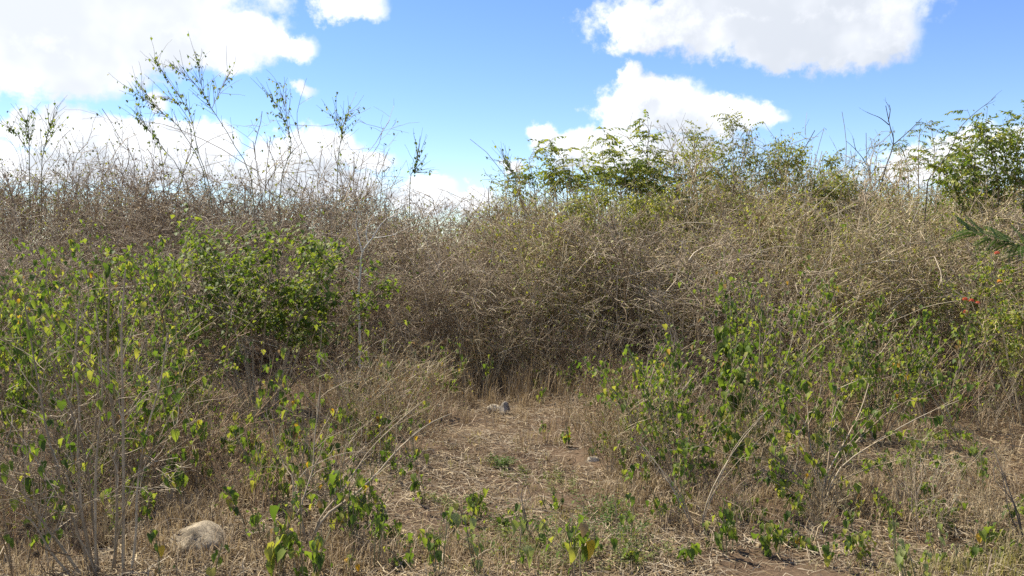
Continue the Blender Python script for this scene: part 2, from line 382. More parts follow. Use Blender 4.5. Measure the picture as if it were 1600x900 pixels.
def hang(rng, n, droop=1.0):
    ph = rng.uniform(0, 2 * math.pi, n); h = np.stack([np.cos(ph), np.sin(ph), 0 * ph], 1)
    d = unit(h * rng.uniform(0.25, 0.9, (n, 1)) + np.array([0, 0, -1.0]) * droop * rng.uniform(0.5, 1.1, (n, 1)))
    nn = unit(h * 0.8 + np.array([0, 0, 0.75]) + rng.normal(0, 0.25, (n, 3)))
    return d, nn

# ================================================================== ground
def build_ground():
    def axis(a, b, n, c):
        u = np.linspace(-1, 1, n); s = np.sinh(u * 4.2) / np.sinh(4.2)
        return np.where(s < 0, c + s * (c - a), c + s * (b - c))
    xs = axis(-900, 900, 221, 0.0); ys = axis(-700, 1500, 261, 6.0)
    X, Y = np.meshgrid(xs, ys); Z = ground_z(X, Y)
    v = np.stack([X, Y, Z], -1).reshape(-1, 3); nx, ny = len(xs), len(ys)
    i = (np.arange(ny - 1) * nx)[:, None] + np.arange(nx - 1)[None]
    q = np.stack([i, i + 1, i + nx + 1, i + nx], -1)
    mb = MB(); mb.add(v, q)
    g = part('ground', mb, soil_mat(), None, 'structure'); g['label'] = 'dry brown soil under straw and scrub'
build_ground()

def in_view(x, y, m=0.3): return np.abs(x) < y * 800 / F + m
def build_litter():
    rng = np.random.default_rng(11)
    def field(n, y0, y1, pw):
        y = y0 + (y1 - y0) * rng.uniform(0, 1, n) ** pw; x = rng.uniform(-1, 1, n) * (y * 0.66 + 0.5); return x, y
    def straw(n, y0, y1, pw, l0, l1, w0, w1, lift, mat, name, label, keep=None, tilt=0.12):
        x, y = field(n, y0, y1, pw)
        if keep is not None:
            k = keep(x, y); x, y = x[k], y[k]
        n = len(x); ln = rng.uniform(l0, l1, n) * rng.uniform(0.5, 1, n)
        ph = rng.uniform(0, 2 * math.pi, n) + 0.5 * np.sin(x * 1.7 + y)
        d = np.stack([np.cos(ph), np.sin(ph), rng.normal(0, tilt, n)], 1)
        z = ground_z(x, y) + np.abs(rng.normal(0, lift, n)) + 0.003
        z += np.maximum(0, -d[:, 2]) * ln * 0.5
        P = np.stack([x, y, z], 1)
        side = unit(np.cross(d, np.array([0, 0, 1.0]) + rng.normal(0, 0.5, (n, 3))))
        bend = rng.normal(0, 0.12, n)[:, None] * ln[:, None] * np.cross(side, d) * 0.6 + rng.normal(0, .14, n)[:, None] * ln[:, None] * side
        w = rng.uniform(w0, w1, n)[:, None] * 0.5
        a, c = P - d * ln[:, None] / 2, P + d * ln[:, None] / 2; b = P + bend
        v = np.stack([a - side * w, a + side * w, b - side * w, b + side * w, c - side * w * .5, c + side * w * .5], 1)
        o = (np.arange(n) * 6)[:, None, None]
        q = np.array([[0, 1, 3, 2], [2, 3, 5, 4]])[None] + o
        mb = MB(); mb.add(v, q)
        ob = part(name, mb, MT[mat], None, 'stuff'); ob['label'] = label; ob['category'] = 'litter'
    patch = lambda x, y: (np.sin(1.1 * x + .6 * y) + np.sin(2.3 * x - 1.4 * y + 1) + rng.normal(0, .8, len(x)))
    straw(100000, 3.0, 11.5, 1.5, .05, .22, .0016, .0045, .016, 'straw', 'straw_litter', 'tan straw lying over the open ground', lambda x, y: patch(x, y) > -0.9)
    straw(75000, 3.0, 11.5, 1.5, .05, .22, .002, .005, .014, 'straw_grey', 'grey_straw_litter', 'weathered grey straw and twigs lying over the open ground', lambda x, y: patch(x, y) < 1.0)
    straw(3600, 3.0, 11.0, 1.4, .10, .38, .003, .0065, .02, 'twig_dark', 'fallen_twigs', 'broken grey twigs fallen on the straw', tilt=.2)
    n = 5200; x, y = field(n, 3.0, 9.5, 1.4); k = rng.uniform(.004, .016, n) * rng.uniform(.5, 1, n)
    ov = np.array([[1, 0, 0], [0, 1, 0], [-1, 0, 0], [0, -1, 0], [0, 0, .8], [0, 0, -.8]], float); ot = [[0, 1, 4], [1, 2, 4], [2, 3, 4], [3, 0, 4], [1, 0, 5], [2, 1, 5], [3, 2, 5], [0, 3, 5]]
    mb = MB(); mb.stamp(ov, [], ot, frames(rotv(rng, n), rotv(rng, n), k) * rng.uniform(.6, 1.4, (n, 1, 3)), np.stack([x, y, ground_z(x, y) + k * .3], 1))
    ob = part('soil_crumbs', mb, MT['crumb'], None, 'stuff'); ob['label'] = 'small clods and pebbles of brown soil'; ob['category'] = 'soil'
    straw(22000, 3.0, 12.0, 1.4, .012, .045, .008, .022, .010, 'dry_leaf', 'leaf_litter', 'small brown dead leaves scattered over the soil', tilt=.3)
build_litter()

# dry grass: blades standing in tufts
def blades(rng, x, y, h, wd, lean, mat_mb):
    n = len(x); ph = rng.uniform(0, 2 * math.pi, n)
    d = np.stack([np.cos(ph), np.sin(ph), 0 * ph], 1); ln = (h * rng.uniform(.5, 1.1, n))[:, None]
    le = (lean * rng.uniform(.3, 1.3, n))[:, None]
    P = np.stack([x, y, ground_z(x, y)], 1); up = np.array([0, 0, 1.0])
    s = np.stack([-np.sin(ph), np.cos(ph), 0 * ph], 1) * (wd * rng.uniform(.6, 1.2, n))[:, None] * .5
    m = P + up * ln * .6 + d * ln * le * .35; t = P + up * ln * (1 - .35 * le) + d * ln * le
    v = np.stack([P - s, P + s, m - s, m + s, t], 1); o = (np.arange(n) * 5)[:, None, None]
    mat_mb.add(v, np.array([[0, 1, 3, 2]])[None] + o, np.array([[2, 3, 4]])[None] + o)
def build_grass():
    rng = np.random.default_rng(21)
    mb = MB()
    zones = [  # px, py of the ground, half width m, half depth m, tufts, height
        (800, 596, 1.9, .5, 150, .34), (640, 612, 1.0, .6, 110, .42), (960, 606, 1.2, .5, 110, .46), (800, 590, 1.6, .4, 90, .58), (1050, 640, .8, .7, 90, .3), (680, 620, 1.0, .6, 60, .2), (560, 640, 1.3, 1.1, 90, .26), (960, 615, 1.2, .6, 80, .24), (1000, 690, .9, .9, 80, .2),
        (1030, 780, .7, .6, 80, .16), (1250, 660, 2.0, .8, 130, .25), (1270, 790, 1.0, .5, 150, .17), (1500, 640, 1.2, .9, 110, .26), (1520, 780, .9, .8, 120, .15),
        (780, 880, .6, .4, 90, .12), (303, 882, .22, .05, 16, .07), (255, 872, .08, .1, 8, .09), (352, 868, .08, .1, 8, .08), (470, 880, .5, .3, 90, .17), (240, 800, .8, .6, 110, .2), (120, 860, .7, .5, 110, .16), (330, 700, 1.2, .8, 90, .2), (90, 700, 1.2, .9, 90, .2)]
    for (px, py, hw, hd, nt, h) in zones:
        c = ground_at(px, py)
        tx, ty = c[0] + rng.normal(0, hw * .6, nt), c[1] + rng.normal(0, hd * .6, nt)
        nb = 16; x = np.repeat(tx, nb) + rng.normal(0, .035, nt * nb); y = np.repeat(ty, nb) + rng.normal(0, .035, nt * nb)
        blades(rng, x, y, np.full(nt * nb, h), .0042, .55, mb)
    o = part('dry_grass', mb, MT['grass'], None, 'stuff'); o['label'] = 'dry tan grass standing in loose tufts round the clearing'; o['category'] = 'grass'
    mb = MB()
    for (px, py, hw, hd, nt, h) in [(1590, 890, .3, .3, 80, .15), (1480, 900, .4, .2, 50, .10), (830, 860, .5, .4, 70, .08), (900, 800, .6, .5, 70, .07), (560, 700, 1.2, .9, 60, .1), (1120, 700, .8, .8, 60, .1)]:
        c = ground_at(px, py)
        tx, ty = c[0] + rng.normal(0, hw * .6, nt), c[1] + rng.normal(0, hd * .6, nt); nb = 10
        x = np.repeat(tx, nb) + rng.normal(0, .03, nt * nb); y = np.repeat(ty, nb) + rng.normal(0, .03, nt * nb)
        blades(rng, x, y, np.full(nt * nb, h), .004, .7, mb)
    o = part('green_grass', mb, MT['grass_green'], None, 'stuff'); o['label'] = 'sparse yellowing green grass low on the soil'; o['category'] = 'grass'
build_grass()

# ================================================================== stones
def stone(name, label, c, size, seed, cuts, c0, c1, sink=.3, rz=0.):
    import bmesh
    rng = np.random.default_rng(seed); bm = bmesh.new(); bmesh.ops.create_icosphere(bm, subdivisions=4, radius=1)
    v = np.array([x.co[:] for x in bm.verts])
    for (nx, ny, nz, d) in cuts:
        n = np.array([nx, ny, nz], float); n /= np.linalg.norm(n); e = v @ n - d
        v = v - np.where(e > 0, e * .9, 0)[:, None] * n
    for f, a in ((1.7, .07), (4.1, .035), (9.3, .02), (19, .009)):
        k = rng.normal(0, f, (3, 3)); p = rng.uniform(0, 6, 3)
        v = v * (1 + a * np.sin(v @ k + p).sum(1))[:, None]
    v = v * np.array(size) * .5
    for b, co in zip(bm.verts, v): b.co = co
    for fc in bm.faces: fc.smooth = True
    me = bpy.data.meshes.new(name); bm.to_mesh(me); bm.free(); me.materials.append(rock_mat(name + '_surface', c0, c1))
    o = obj(name, me); o.location = Vector([float(c[0]), float(c[1]), float(c[2] + size[2] * (.5 - sink))]); o.rotation_euler = (0, 0, rz)
    return tag(o, label, 'stone')
stone('boulder', 'large tan rounded boulder half buried beside the bare stems', ground_at(303, 868) + np.array([0, .1, 0]), (.31, .29, .22), 3,
      [(-.8, -.5, .6, .74), (.2, -.9, .45, .66), (.75, -.1, .9, .55), (-.2, .2, 1, .78)], (.15, .12, .085), (.37, .31, .22), .38, .15)
stone('stone', 'pale oblong stone leaning on a darker one at the back of the clearing', ground_at(773, 642), (.15, .11, .10), 5, [(-.3, -.8, .5, .6), (.5, -.2, .8, .6)], (.32, .27, .2), (.50, .44, .34), .22, .3)
stone('stone', 'darker grey stone propped against the pale oblong one', ground_at(788, 645), (.13, .13, .14), 8, [(.9, -.3, .3, .5), (-.3, -.9, .3, .6)], (.16, .14, .12), (.36, .32, .27), .22, -.4)
stone('stone', 'lone small cream stone on the straw right of the middle', ground_at(927, 725), (.105, .09, .085), 9, [(0, -.9, .4, .65), (0, .2, 1, .7)], (.46, .40, .30), (.62, .55, .43), .2, .1)

# ================================================================== dry thicket
def dry_proto(seed, kind, H=2.2):
    rng = np.random.default_rng(seed)
    root = thing('dry_shrub', 'x', 'shrub')
    ns = 9 if kind != 'wispy' else 7
    ph = rng.uniform(0, 2 * math.pi, ns); ti = rng.uniform(.05, (.60 if kind == 'tangle' else .50) if kind in ('tangle', 'tan', 'fine') else .33, ns)
    D = np.stack([np.sin(ti) * np.cos(ph), np.sin(ti) * np.sin(ph), np.cos(ti)], 1)
    P = np.stack([.10 * np.cos(ph) * rng.uniform(0, 1, ns), .10 * np.sin(ph) * rng.uniform(0, 1, ns), np.full(ns, -.03)], 1)
    up = {'tangle': -.02, 'tan': 0.0, 'fine': 0.0, 'seedy': .05, 'wispy': .05}[kind]
    s0 = grow(rng, P, D, H * rng.uniform(.75, 1.15, ns), 7, .10, up)
    m1, m2, m3 = {'tangle': (7, 7, 3), 'tan': (7, 7, 3), 'fine': (8, 8, 3), 'seedy': (7, 6, 3), 'wispy': (6, 4, 2)}[kind]
    a, d, i, t = spawn(rng, s0, m1, .12, .97, .75 if kind != 'seedy' else .55)
    s1 = grow(rng, a, d, H * .46 * rng.uniform(.45, 1.1, len(a)) * (1.1 - .5 * t), 5, .20, up * 1.2)
    a, d, i, t = spawn(rng, s1, m2, .1, 1, .8 if kind != 'seedy' else .6, .35)
    s2 = grow(rng, a, d, H * .22 * rng.uniform(.4, 1.1, len(a)), 4, .28, up)
    a, d, i, t = spawn(rng, s2, m3, .15, 1, .8, .4)
    s3 = grow(rng, a, d, H * .085 * rng.uniform(.4, 1.2, len(a)), 3, .3, 0)
    mat = {'tangle': 'twig_grey', 'tan': 'twig_tan', 'fine': 'twig_tan', 'seedy': 'twig_grey', 'wispy': 'twig_grey'}[kind]
    mb = MB(); mb.tubes(s0, np.random.default_rng(seed).uniform(.008, .019, ns) * (.55 if kind == 'wispy' else 1), .003 if kind == 'wispy' else .005, 5); part('stems', mb, MT[mat], root, 'stuff')
    mb = MB(); th = .62 if kind == 'wispy' else 1.0
    mb.tubes(s1, th * .0062 * rng.uniform(.6, 1.5, len(s1)), .0036); mb.tubes(s2, th * .0039 * rng.uniform(.6, 1.4, len(s2)), th * .0024); mb.tubes(s3, th * .0028, th * .0019)
    a, d, i, t = spawn(rng, s0, 3 if kind in ('tangle', 'tan', 'fine') else 1, .25, .9, .7)
    cn = grow(rng, a, d, H * .6 * rng.uniform(.4, 1.1, len(a)), 7, .09, -.08)
    cb = MB(); cb.tubes(cn, .0045, .0026, 4); part('canes', cb, MT['bark_cane'], root, 'stuff')
    part('twigs', mb, MT[mat], root, 'stuff')
    lv, lq, lt = small_leaf()
    tips = np.concatenate([s3[:, -1], s3[:, 1], s2[:, -1]])
    def sprinkle(n, z0, s0_, s1_, m, name, updir=False):
        w = tips[:, 2] > z0 * H
        c = tips[w]; c = c[rng.integers(0, len(c), n)] + rng.normal(0, .012, (n, 3))
        dd, nn = hang(rng, n, .6)
        b = MB(); b.stamp(lv, [], lt, frames(dd, nn, rng.uniform(s0_, s1_, n)), c); part(name, b, MT[m], root, 'stuff')
    if kind == 'seedy': sprinkle(900, .5, .022, .045, 'seed', 'seedheads'); sprinkle(160, .1, .016, .04, 'dry_leaf', 'dry_leaves')
    elif kind == 'tangle': sprinkle(260, .1, .016, .040, 'dry_leaf', 'dry_leaves'); sprinkle(500, .2, .02, .046, 'leaf_olive', 'leaves'); sprinkle(25, .25, .05, .075, 'leaf_isl', 'large_leaves')
    elif kind == 'tan': sprinkle(220, .1, .016, .038, 'dry_leaf', 'dry_leaves'); sprinkle(1900, .15, .02, .046, 'leaf_yg', 'leaves'); sprinkle(60, .25, .05, .075, 'leaf_isl', 'large_leaves')
    elif kind == 'fine': sprinkle(2600, .1, .02, .04, 'leaf_olive', 'leaves')
    elif kind == 'wispy': sprinkle(260, .3, .022, .045, 'leaf_olive', 'leaves')
    root['used'] = 0; root['hh'] = float(np.percentile(np.concatenate([s2[:, -1, 2], s3[:, -1, 2], s0[:, -1, 2]]), 96))
    return root
PROTO = {k: [dry_proto(s + 100 * j, k) for j in range(n)] for s, (k, n) in enumerate((('tangle', 3), ('tan', 3), ('fine', 2), ('seedy', 3), ('wispy', 2)))}

SKY_X = [-200, 0, 100, 200, 300, 400, 500, 600, 700, 790, 850, 950, 1040, 1100, 1200, 1300, 1370, 1450, 1520, 1600, 1800]
SKY_Y = [296, 294, 300, 306, 308, 312, 316, 320, 330, 335, 312, 296, 282, 268, 264, 276, 290, 288, 282, 280, 280]
def zone(px, front):
    z = [(90, 'at the left picture edge'), (230, 'behind the leafy shrubs at left'), (350, 'under the tall skyline stalks'), (470, 'behind the dense green shrub'), (560, 'left of the bleached branch'), (650, 'right of the bleached branch'),
         (740, 'left of straight behind the two stones'), (830, 'straight behind the two stones'), (930, 'below the left feathery sapling'), (1050, 'below the tallest feathery sapling'), (1130, 'behind the vine column'),
         (1240, 'below the tallest yellow-green skyline shrub'), (1350, 'left of the dark dead saplings'), (1470, 'below the dark dead saplings'), (3000, 'below the bright green tree at right')]
    w = next(n for e, n in z if px < e)
    return w, (('foremost row', 'second rank', 'middle rank', 'skyline rank')[front])
def build_thicket():
    rng = np.random.default_rng(5)
    rows = [(9.6, .80), (10.5, .85), (11.5, .9), (12.7, 1.0), (14.2, 1.1), (16.2, 1.35), (18.8, 1.7), (22.5, 2.3), (13.4, .62)]
    for ri, (Y, gap) in enumerate(rows):
        hw = Y * 800 / F + 1.2; n = int(2 * hw / gap)
        for j in range(n):
            x = -hw + (j + .5 + rng.uniform(-.4, .4)) * 2 * hw / n; y = Y + rng.uniform(-.45, .45)
            if ri == 0: y += .3 * math.sin(x * 1.9) + (.75 if -3.2 < x < 1.7 else -.4)
            px = 800 + x / y * F
            if ri == 8 and not (px < 600 or 1040 < px < 1330): continue
            sky = np.interp(px, SKY_X, SKY_Y)
            u = rng.uniform()
            if px < 620: kind = ('seedy' if u < (.2 if ri < 2 else .5) else 'tangle' if u < .75 else 'wispy')
            elif px < 830: kind = 'tangle' if u < .6 else 'tan' if u < .9 else 'seedy'
            elif px < 1060: kind = 'tan' if u < .55 else 'tangle' if u < .8 else 'fine'
            elif px < 1300: kind = 'tan' if u < .6 else 'fine' if u < .85 else 'wispy' if ri > 2 else 'tangle'
            else: kind = 'fine' if u < .55 else 'tan' if u < .9 else 'wispy' if ri > 2 else 'tangle'
            gz = float(ground_z(x, y))
            if ri == 8: kind = 'wispy'; sky = float(rng.uniform(232, 300)) if px < 600 else float(rng.uniform(205, 262)) if px > 1040 else 300.
            if ri < 2: h = (top_for(sky, y) - gz) * rng.uniform(.62, .86)
            else: h = (top_for(sky - (38 if kind == 'wispy' else 22 if kind == 'seedy' else 0), y) - gz) * rng.uniform(.84, 1.02)
            h = float(np.clip(h, 1.3, 3.4 if ri != 8 else 4.2)); pr = PROTO[kind][int(rng.integers(len(PROTO[kind])))]; s = h / pr['hh']
            w, fr = zone(px, 0 if ri == 0 else 1 if ri < 3 else 2 if ri < 5 else 3)
            look = {'tangle': 'grey leafless tangled shrub', 'tan': 'tan twiggy shrub with few yellow-green leaves', 'fine': 'tan shrub with fine olive leaves',
                    'seedy': 'grey shrub tipped with dark seedheads', 'wispy': 'thin open shrub of upright twigs'}[kind]
            label = f'{look} {w}, {fr}'
            sc = (max(s, .75) * rng.uniform(.95, 1.25), max(s, .75) * rng.uniform(.95, 1.25), s)
            if not pr['used']:
                pr['used'] = 1; pr.location = (x, y, gz); pr.scale = sc; pr.rotation_euler = (0, 0, rng.uniform(0, 6.28)); pr['label'] = label; pr['group'] = label
            else: copy_tree(pr, label, (x, y, gz), rng.uniform(0, 6.28), sc, label)
build_thicket()
for ps in PROTO.values():
    for p in ps:
        if not p['used']:
            for c in list(p.children): bpy.data.objects.remove(c)
            bpy.data.objects.remove(p)
for o in COL.objects:
    for k in ('used', 'hh'):
        if k in o: del o[k]

# ================================================================== leafy plants of the foreground
def droopy(label, base, H, nst=3, spread=.25, nleaf=20, size=.07, lean=(0, 0), key='leaf', tw=4, bark='bark', r0=.0055, low=.35, name='leafy_plant', droop=1.0, group=None, seed=None, twl=.22, filler=0, fill_mat='leaf_isl', fill_size=.045, yellow=0, cat='plant'):
    rng = np.random.default_rng(abs(hash(label)) % 1000 if seed is None else seed)
    root = thing(name, label, cat, base, group)
    ph = rng.uniform(0, 2 * math.pi, nst)
    D = np.stack([spread * np.cos(ph) * rng.uniform(.3, 1.2, nst) + lean[0], spread * np.sin(ph) * rng.uniform(.3, 1.2, nst) + lean[1], np.ones(nst)], 1)
    P = np.stack([.03 * np.cos(ph), .03 * np.sin(ph), np.full(nst, -.02)], 1)
    L = H * rng.uniform(.7, 1.05, nst) * np.linalg.norm(D, axis=1); L[0] = H * np.linalg.norm(D[0])
    s0 = grow(rng, P, D, L, 7, .07, .015)
    allp = [s0]
    a, d, i1, t = spawn(rng, s0, tw, low * .8, .97, .6)
    s1 = grow(rng, a, d, H * twl * rng.uniform(.5, 1.2, len(a)), 4, .16, .03)
    for k in range(nst):
        mb = MB(); mb.tubes(s0[k:k + 1], r0 * (.8 + .4 * H), .0022, 5); mb.tubes(s1[i1 == k], .0028, .0014, 3)
        part('stem', mb, MT[bark], root)
    # leaves sit at twig ends and stem tops, in little bunches
    n1 = int(nleaf * .72)
    idx = rng.integers(0, len(s1), n1); p1, _ = along(s1, idx, rng.beta(3, 1, n1))
    idx = rng.integers(0, nst, nleaf - n1); p2, _ = along(s0, idx, np.clip(rng.beta(4, 1.2, nleaf - n1), low, 1))
    pos = np.concatenate([p1, p2]) + rng.normal(0, .012, (nleaf, 3))
    d, n = hang(rng, nleaf, droop)
    sz = size * (.45 + .8 * rng.beta(1.6, 1.8, nleaf))
    pos = pos + d * sz[:, None] * .25
    ny = min(yellow, nleaf)
    if ny: place_leaves(rng, root, pos[:ny], d[:ny], n[:ny], sz[:ny], 'yellow', 'yellow_leaf')
    nd = ny + int(rng.binomial(nleaf - ny, .06))
    place_leaves(rng, root, pos[ny:nd], d[ny:nd], n[ny:nd], sz[ny:nd] * .8, 'dead', 'dead_leaf')
    place_leaves(rng, root, pos[nd:], d[nd:], n[nd:], sz[nd:], key)
    if filler:
        idx = rng.integers(0, len(s1), filler); pp, _ = along(s1, idx, rng.uniform(.1, 1, filler)); pp = pp + rng.normal(0, .028, (filler, 3))
        d, n = hang(rng, filler, droop * .7); lv, lq, lt = small_leaf(.3, .25, .36)
        mb = MB(); mb.stamp(lv, [], lt, frames(d, n, fill_size * rng.uniform(.5, 1.15, filler)), pp); part('foliage', mb, MT[fill_mat], root, 'stuff')
    return root
def up_to(px, pyb, pyt):                  # soil point below a column and the height that reaches row pyt
    b = ground_at(px, pyb); return b, float(top_for(pyt, b[1]) - b[2])

# single drooping weeds: (column, soil row, top row, stems, leaves, leaf size, lean, yellow, label)
WEEDS = [
 (618, 655, 548, 2, 16, .085, -.02, 0, 'bunch of big drooping leaves on a thin stem left of the two stones'),
 (655, 640, 496, 2, 12, .065, 0, 0, 'slim weed with few leaves at the left back of the clearing'),
 (598, 650, 505, 2, 12, .065, 0, 1, 'thin weed topped by one bright yellow leaf'),
 (548, 668, 498, 3, 22, .065, 0, 0, 'loose leafy weed just right of the dense green shrub'),
 (492, 690, 505, 3, 24, .065, 0, 1, 'tall loose weed in front of the dense green shrub, right half'),
 (452, 690, 540, 3, 26, .070, 0, 0, 'weed with paired bunches of leaves below the dense green shrub'),
 (407, 700, 560, 2, 18, .070, 0, 0, 'weed with one high leaf bunch below the dense green shrub'),
 (402, 715, 630, 2, 14, .080, 0, 0, 'short weed of hanging leaves in front of the dark hollow'),
 (345, 760, 640, 3, 26, .080, 0, 1, 'bushy weed with large leaves behind the boulder'),
 (545, 690, 600, 2, 12, .065, .05, 0, 'small weed under the leaning pale sticks, far end'),
 (580, 670, 592, 1, 7, .070, 0, 0, 'single stem with a small fan of leaves left of the clearing'),
 (530, 730, 655, 2, 14, .075, 0, 0, 'weed of dark hanging leaves between the leaning sticks'),
 (595, 720, 640, 2, 12, .060, 0, 1, 'weed standing right of the upper leaning stick'),
 (490, 760, 612, 3, 24, .065, 0, 1, 'tall weed with an orange-yellow leaf behind the leaning sticks'),
 (460, 770, 640, 3, 22, .060, 0, 0, 'fine-leaved weed left of the leaning sticks'),
 (425, 800, 690, 3, 26, .060, 0, 0, 'low leafy weed right of the boulder, rear'),
 (388, 790, 700, 3, 22, .065, 0, 0, 'low yellow-green weed just behind and right of the boulder'),
 (426, 905, 800, 3, 30, .070, 0, 0, 'dense low weed with large leaves right of the boulder, front'),
 (478, 915, 830, 4, 28, .060, 0, 0, 'low dense weed at the foot of the leaning sticks'),
 (540, 860, 745, 3, 26, .060, 0, 1, 'weed with hanging leaves crossing the lower leaning stick'),
 (514, 830, 715, 3, 22, .065, 0, 0, 'weed with dark round leaves left of the lower leaning stick'),
 (580, 830, 740, 2, 12, .060, 0, 0, 'weed with one dark bunch right of the lower leaning stick'),
 (594, 890, 800, 2, 14, .050, 0, 0, 'small weed on bare straw right of the leaning sticks'),
 (545, 905, 865, 1, 5, .055, 0, 2, 'tiny weed with a bright yellow leaf at the bottom edge'),
 (690, 905, 822, 4, 30, .050, 0, 0, 'low green weed at the bottom edge left of the middle'),
 (755, 900, 800, 2, 12, .062, .05, 0, 'weed with long pale hanging leaves at the bottom middle'),
 (790, 915, 800, 1, 6, .085, .04, 0, 'single stalk with the largest pale drooping leaves at the bottom middle'),
 (905, 925, 790, 3, 20, .075, 0, 1, 'weed with curled brown tops at the bottom right of the middle'),
 (940, 880, 815, 2, 10, .050, 0, 0, 'little weed beside the curled brown weed'),
 (852, 690, 655, 1, 6, .055, 0, 0, 'tiny sprout on the straw in front of the two stones'),
 (920, 715, 665, 2, 16, .060, 0, 0, 'dark green sprout just behind the lone cream stone'),
 (893, 705, 660, 2, 10, .060, 0, 1, 'small sprout left of the lone cream stone'),
 (640, 780, 755, 1, 6, .040, 0, 0, 'tiny green sprout in the middle of the bare straw'),
 (845, 632, 598, 2, 12, .045, 0, 0, 'small white-tipped weed right of the two stones'),
 (730, 640, 535, 2, 10, .055, 0, 1, 'thin weed standing left of the two stones'),
 (690, 640, 520, 2, 12, .060, 0, 1, 'thin weed with a yellow leaf at the back of the clearing'),
 (270, 780, 705, 3, 18, .085, 0, 0, 'weed with large hanging leaves above the boulder, left'),
 (320, 905, 850, 1, 5, .060, 0, 0, 'single small leafy sprout in front of the boulder'),
 (30, 905, 700, 3, 20, .065, 0, 0, 'tall thin weed at the left bottom corner'),
 (72, 900, 670, 3, 18, .065, 0, 0, 'thin weed with dark bunched leaves left of the bare stems'),
 (250, 905, 820, 1, 6, .05, 0, 1, 'thin stem with one dry leaf before the boulder'),
 (1205, 870, 812, 4, 34, .055, 0, 0, 'low dark leafy clump on shaded soil below the right shrub'),
 (1140, 870, 790, 3, 26, .055, 0, 0, 'low leafy clump left of the dark clump, right foreground'),
 (1068, 880, 835, 1, 7, .06, 0, 0, 'lone sprout of two or three leaves right of the middle, bottom'),
 (1430, 915, 850, 4, 16, .055, 0, 0, 'pale broad-leaved plant at the bottom right'),
 (1475, 890, 830, 3, 12, .05, 0, 0, 'wilted pale plant beside the broad-leaved one'),
 (1402, 880, 800, 2, 10, .055, 0, 0, 'thin weed behind the pale broad-leaved plant'),
 (1478, 820, 780, 2, 12, .065, 0, 0, 'dark leafy sprout right of the spreading shrub'),
 (1560, 850, 830, 1, 5, .055, 0, 0, 'tiny green sprout near the right corner'),
 (1515, 760, 715, 2, 10, .05, 0, 1, 'small yellowish weed on the straw at right'),
]
for i, (px, pb, pt, ns, nl, sz, ln, yl, lab) in enumerate(WEEDS):
    b, H = up_to(px, pb, pt)
    pale = 'pale' in lab and 'sticks' not in lab
    droopy(lab, b, H, ns, .22, nl, sz, (ln, 0), 'pale' if pale else 'leaf', 3, 'stem_green' if H < .35 else 'bark', .0042, .3, 'leafy_weed', 1.0, None, 300 + i, .28, yellow=yl, filler=nl // 2, fill_size=sz * .55)

# taller leafy shrubs
SHRUBS = [  # column, soil row, top row, stems, spread, leaves, size, filler, label
 (40, 760, 395, 7, .28, 130, .070, 260, 'leafy shrub filling the left edge, tallest there'),
 (150, 720, 372, 8, .30, 150, .066, 320, 'leafy shrub rising behind the bare foreground stems'),
 (245, 700, 345, 8, .26, 140, .060, 340, 'leafy shrub between the bare stems and the dense green shrub'),
 (90, 690, 410, 6, .30, 100, .065, 240, 'leafy shrub in the second row at far left'),
 (-40, 800, 440, 6, .30, 90, .070, 180, 'leafy shrub cut by the left picture edge'),
 (205, 785, 520, 5, .30, 70, .065, 120, 'low leafy shrub behind the boulder at left'),
 (310, 690, 560, 6, .40, 60, .055, 260, 'fine-leaved low shrub in the shade under the dense green shrub'),
 (1060, 760, 520, 7, .36, 110, .058, 200, 'loose leafy shrub left of the tall vine column'),
 (1010, 730, 560, 5, .35, 70, .058, 120, 'small leafy shrub at the right rim of the clearing'),
 (1180, 720, 455, 6, .28, 90, .060, 160, 'upright leafy shrub right of the vine column'),
 (1280, 690, 470, 6, .34, 90, .062, 180, 'leafy shrub in the middle of the right thicket edge'),
 (1370, 690, 500, 6, .34, 90, .062, 180, 'leafy shrub in the right half before dark shade'),
 (1450, 680, 505, 6, .30, 70, .058, 160, 'leafy shrub left of the red-flowered bush'),
 (1190, 660, 430, 5, .20, 40, .055, 100, 'thin shrub with a yellow leaf at its tip, right of centre'),
]
for i, (px, pb, pt, ns, sp, nl, sz, fl, lab) in enumerate(SHRUBS):
    b, H = up_to(px, pb, pt)
    rt = px > 900
    droopy(lab, b, H * .97, ns + 2 * rt, sp * (1.5 if rt else 1), min(290, int(nl * (2.1 if rt else 1.6))), sz * (.92 if rt else .84), (0, 0), 'leaf', 8, 'bark', .0045, .40 if px < 300 else .3, 'leafy_shrub', .85, None, 500 + i, .36 if rt else .28, int(fl * (3.0 if rt else 3.0)), 'leaf_isl', .042, 3 if i % 2 else 2, 'shrub')

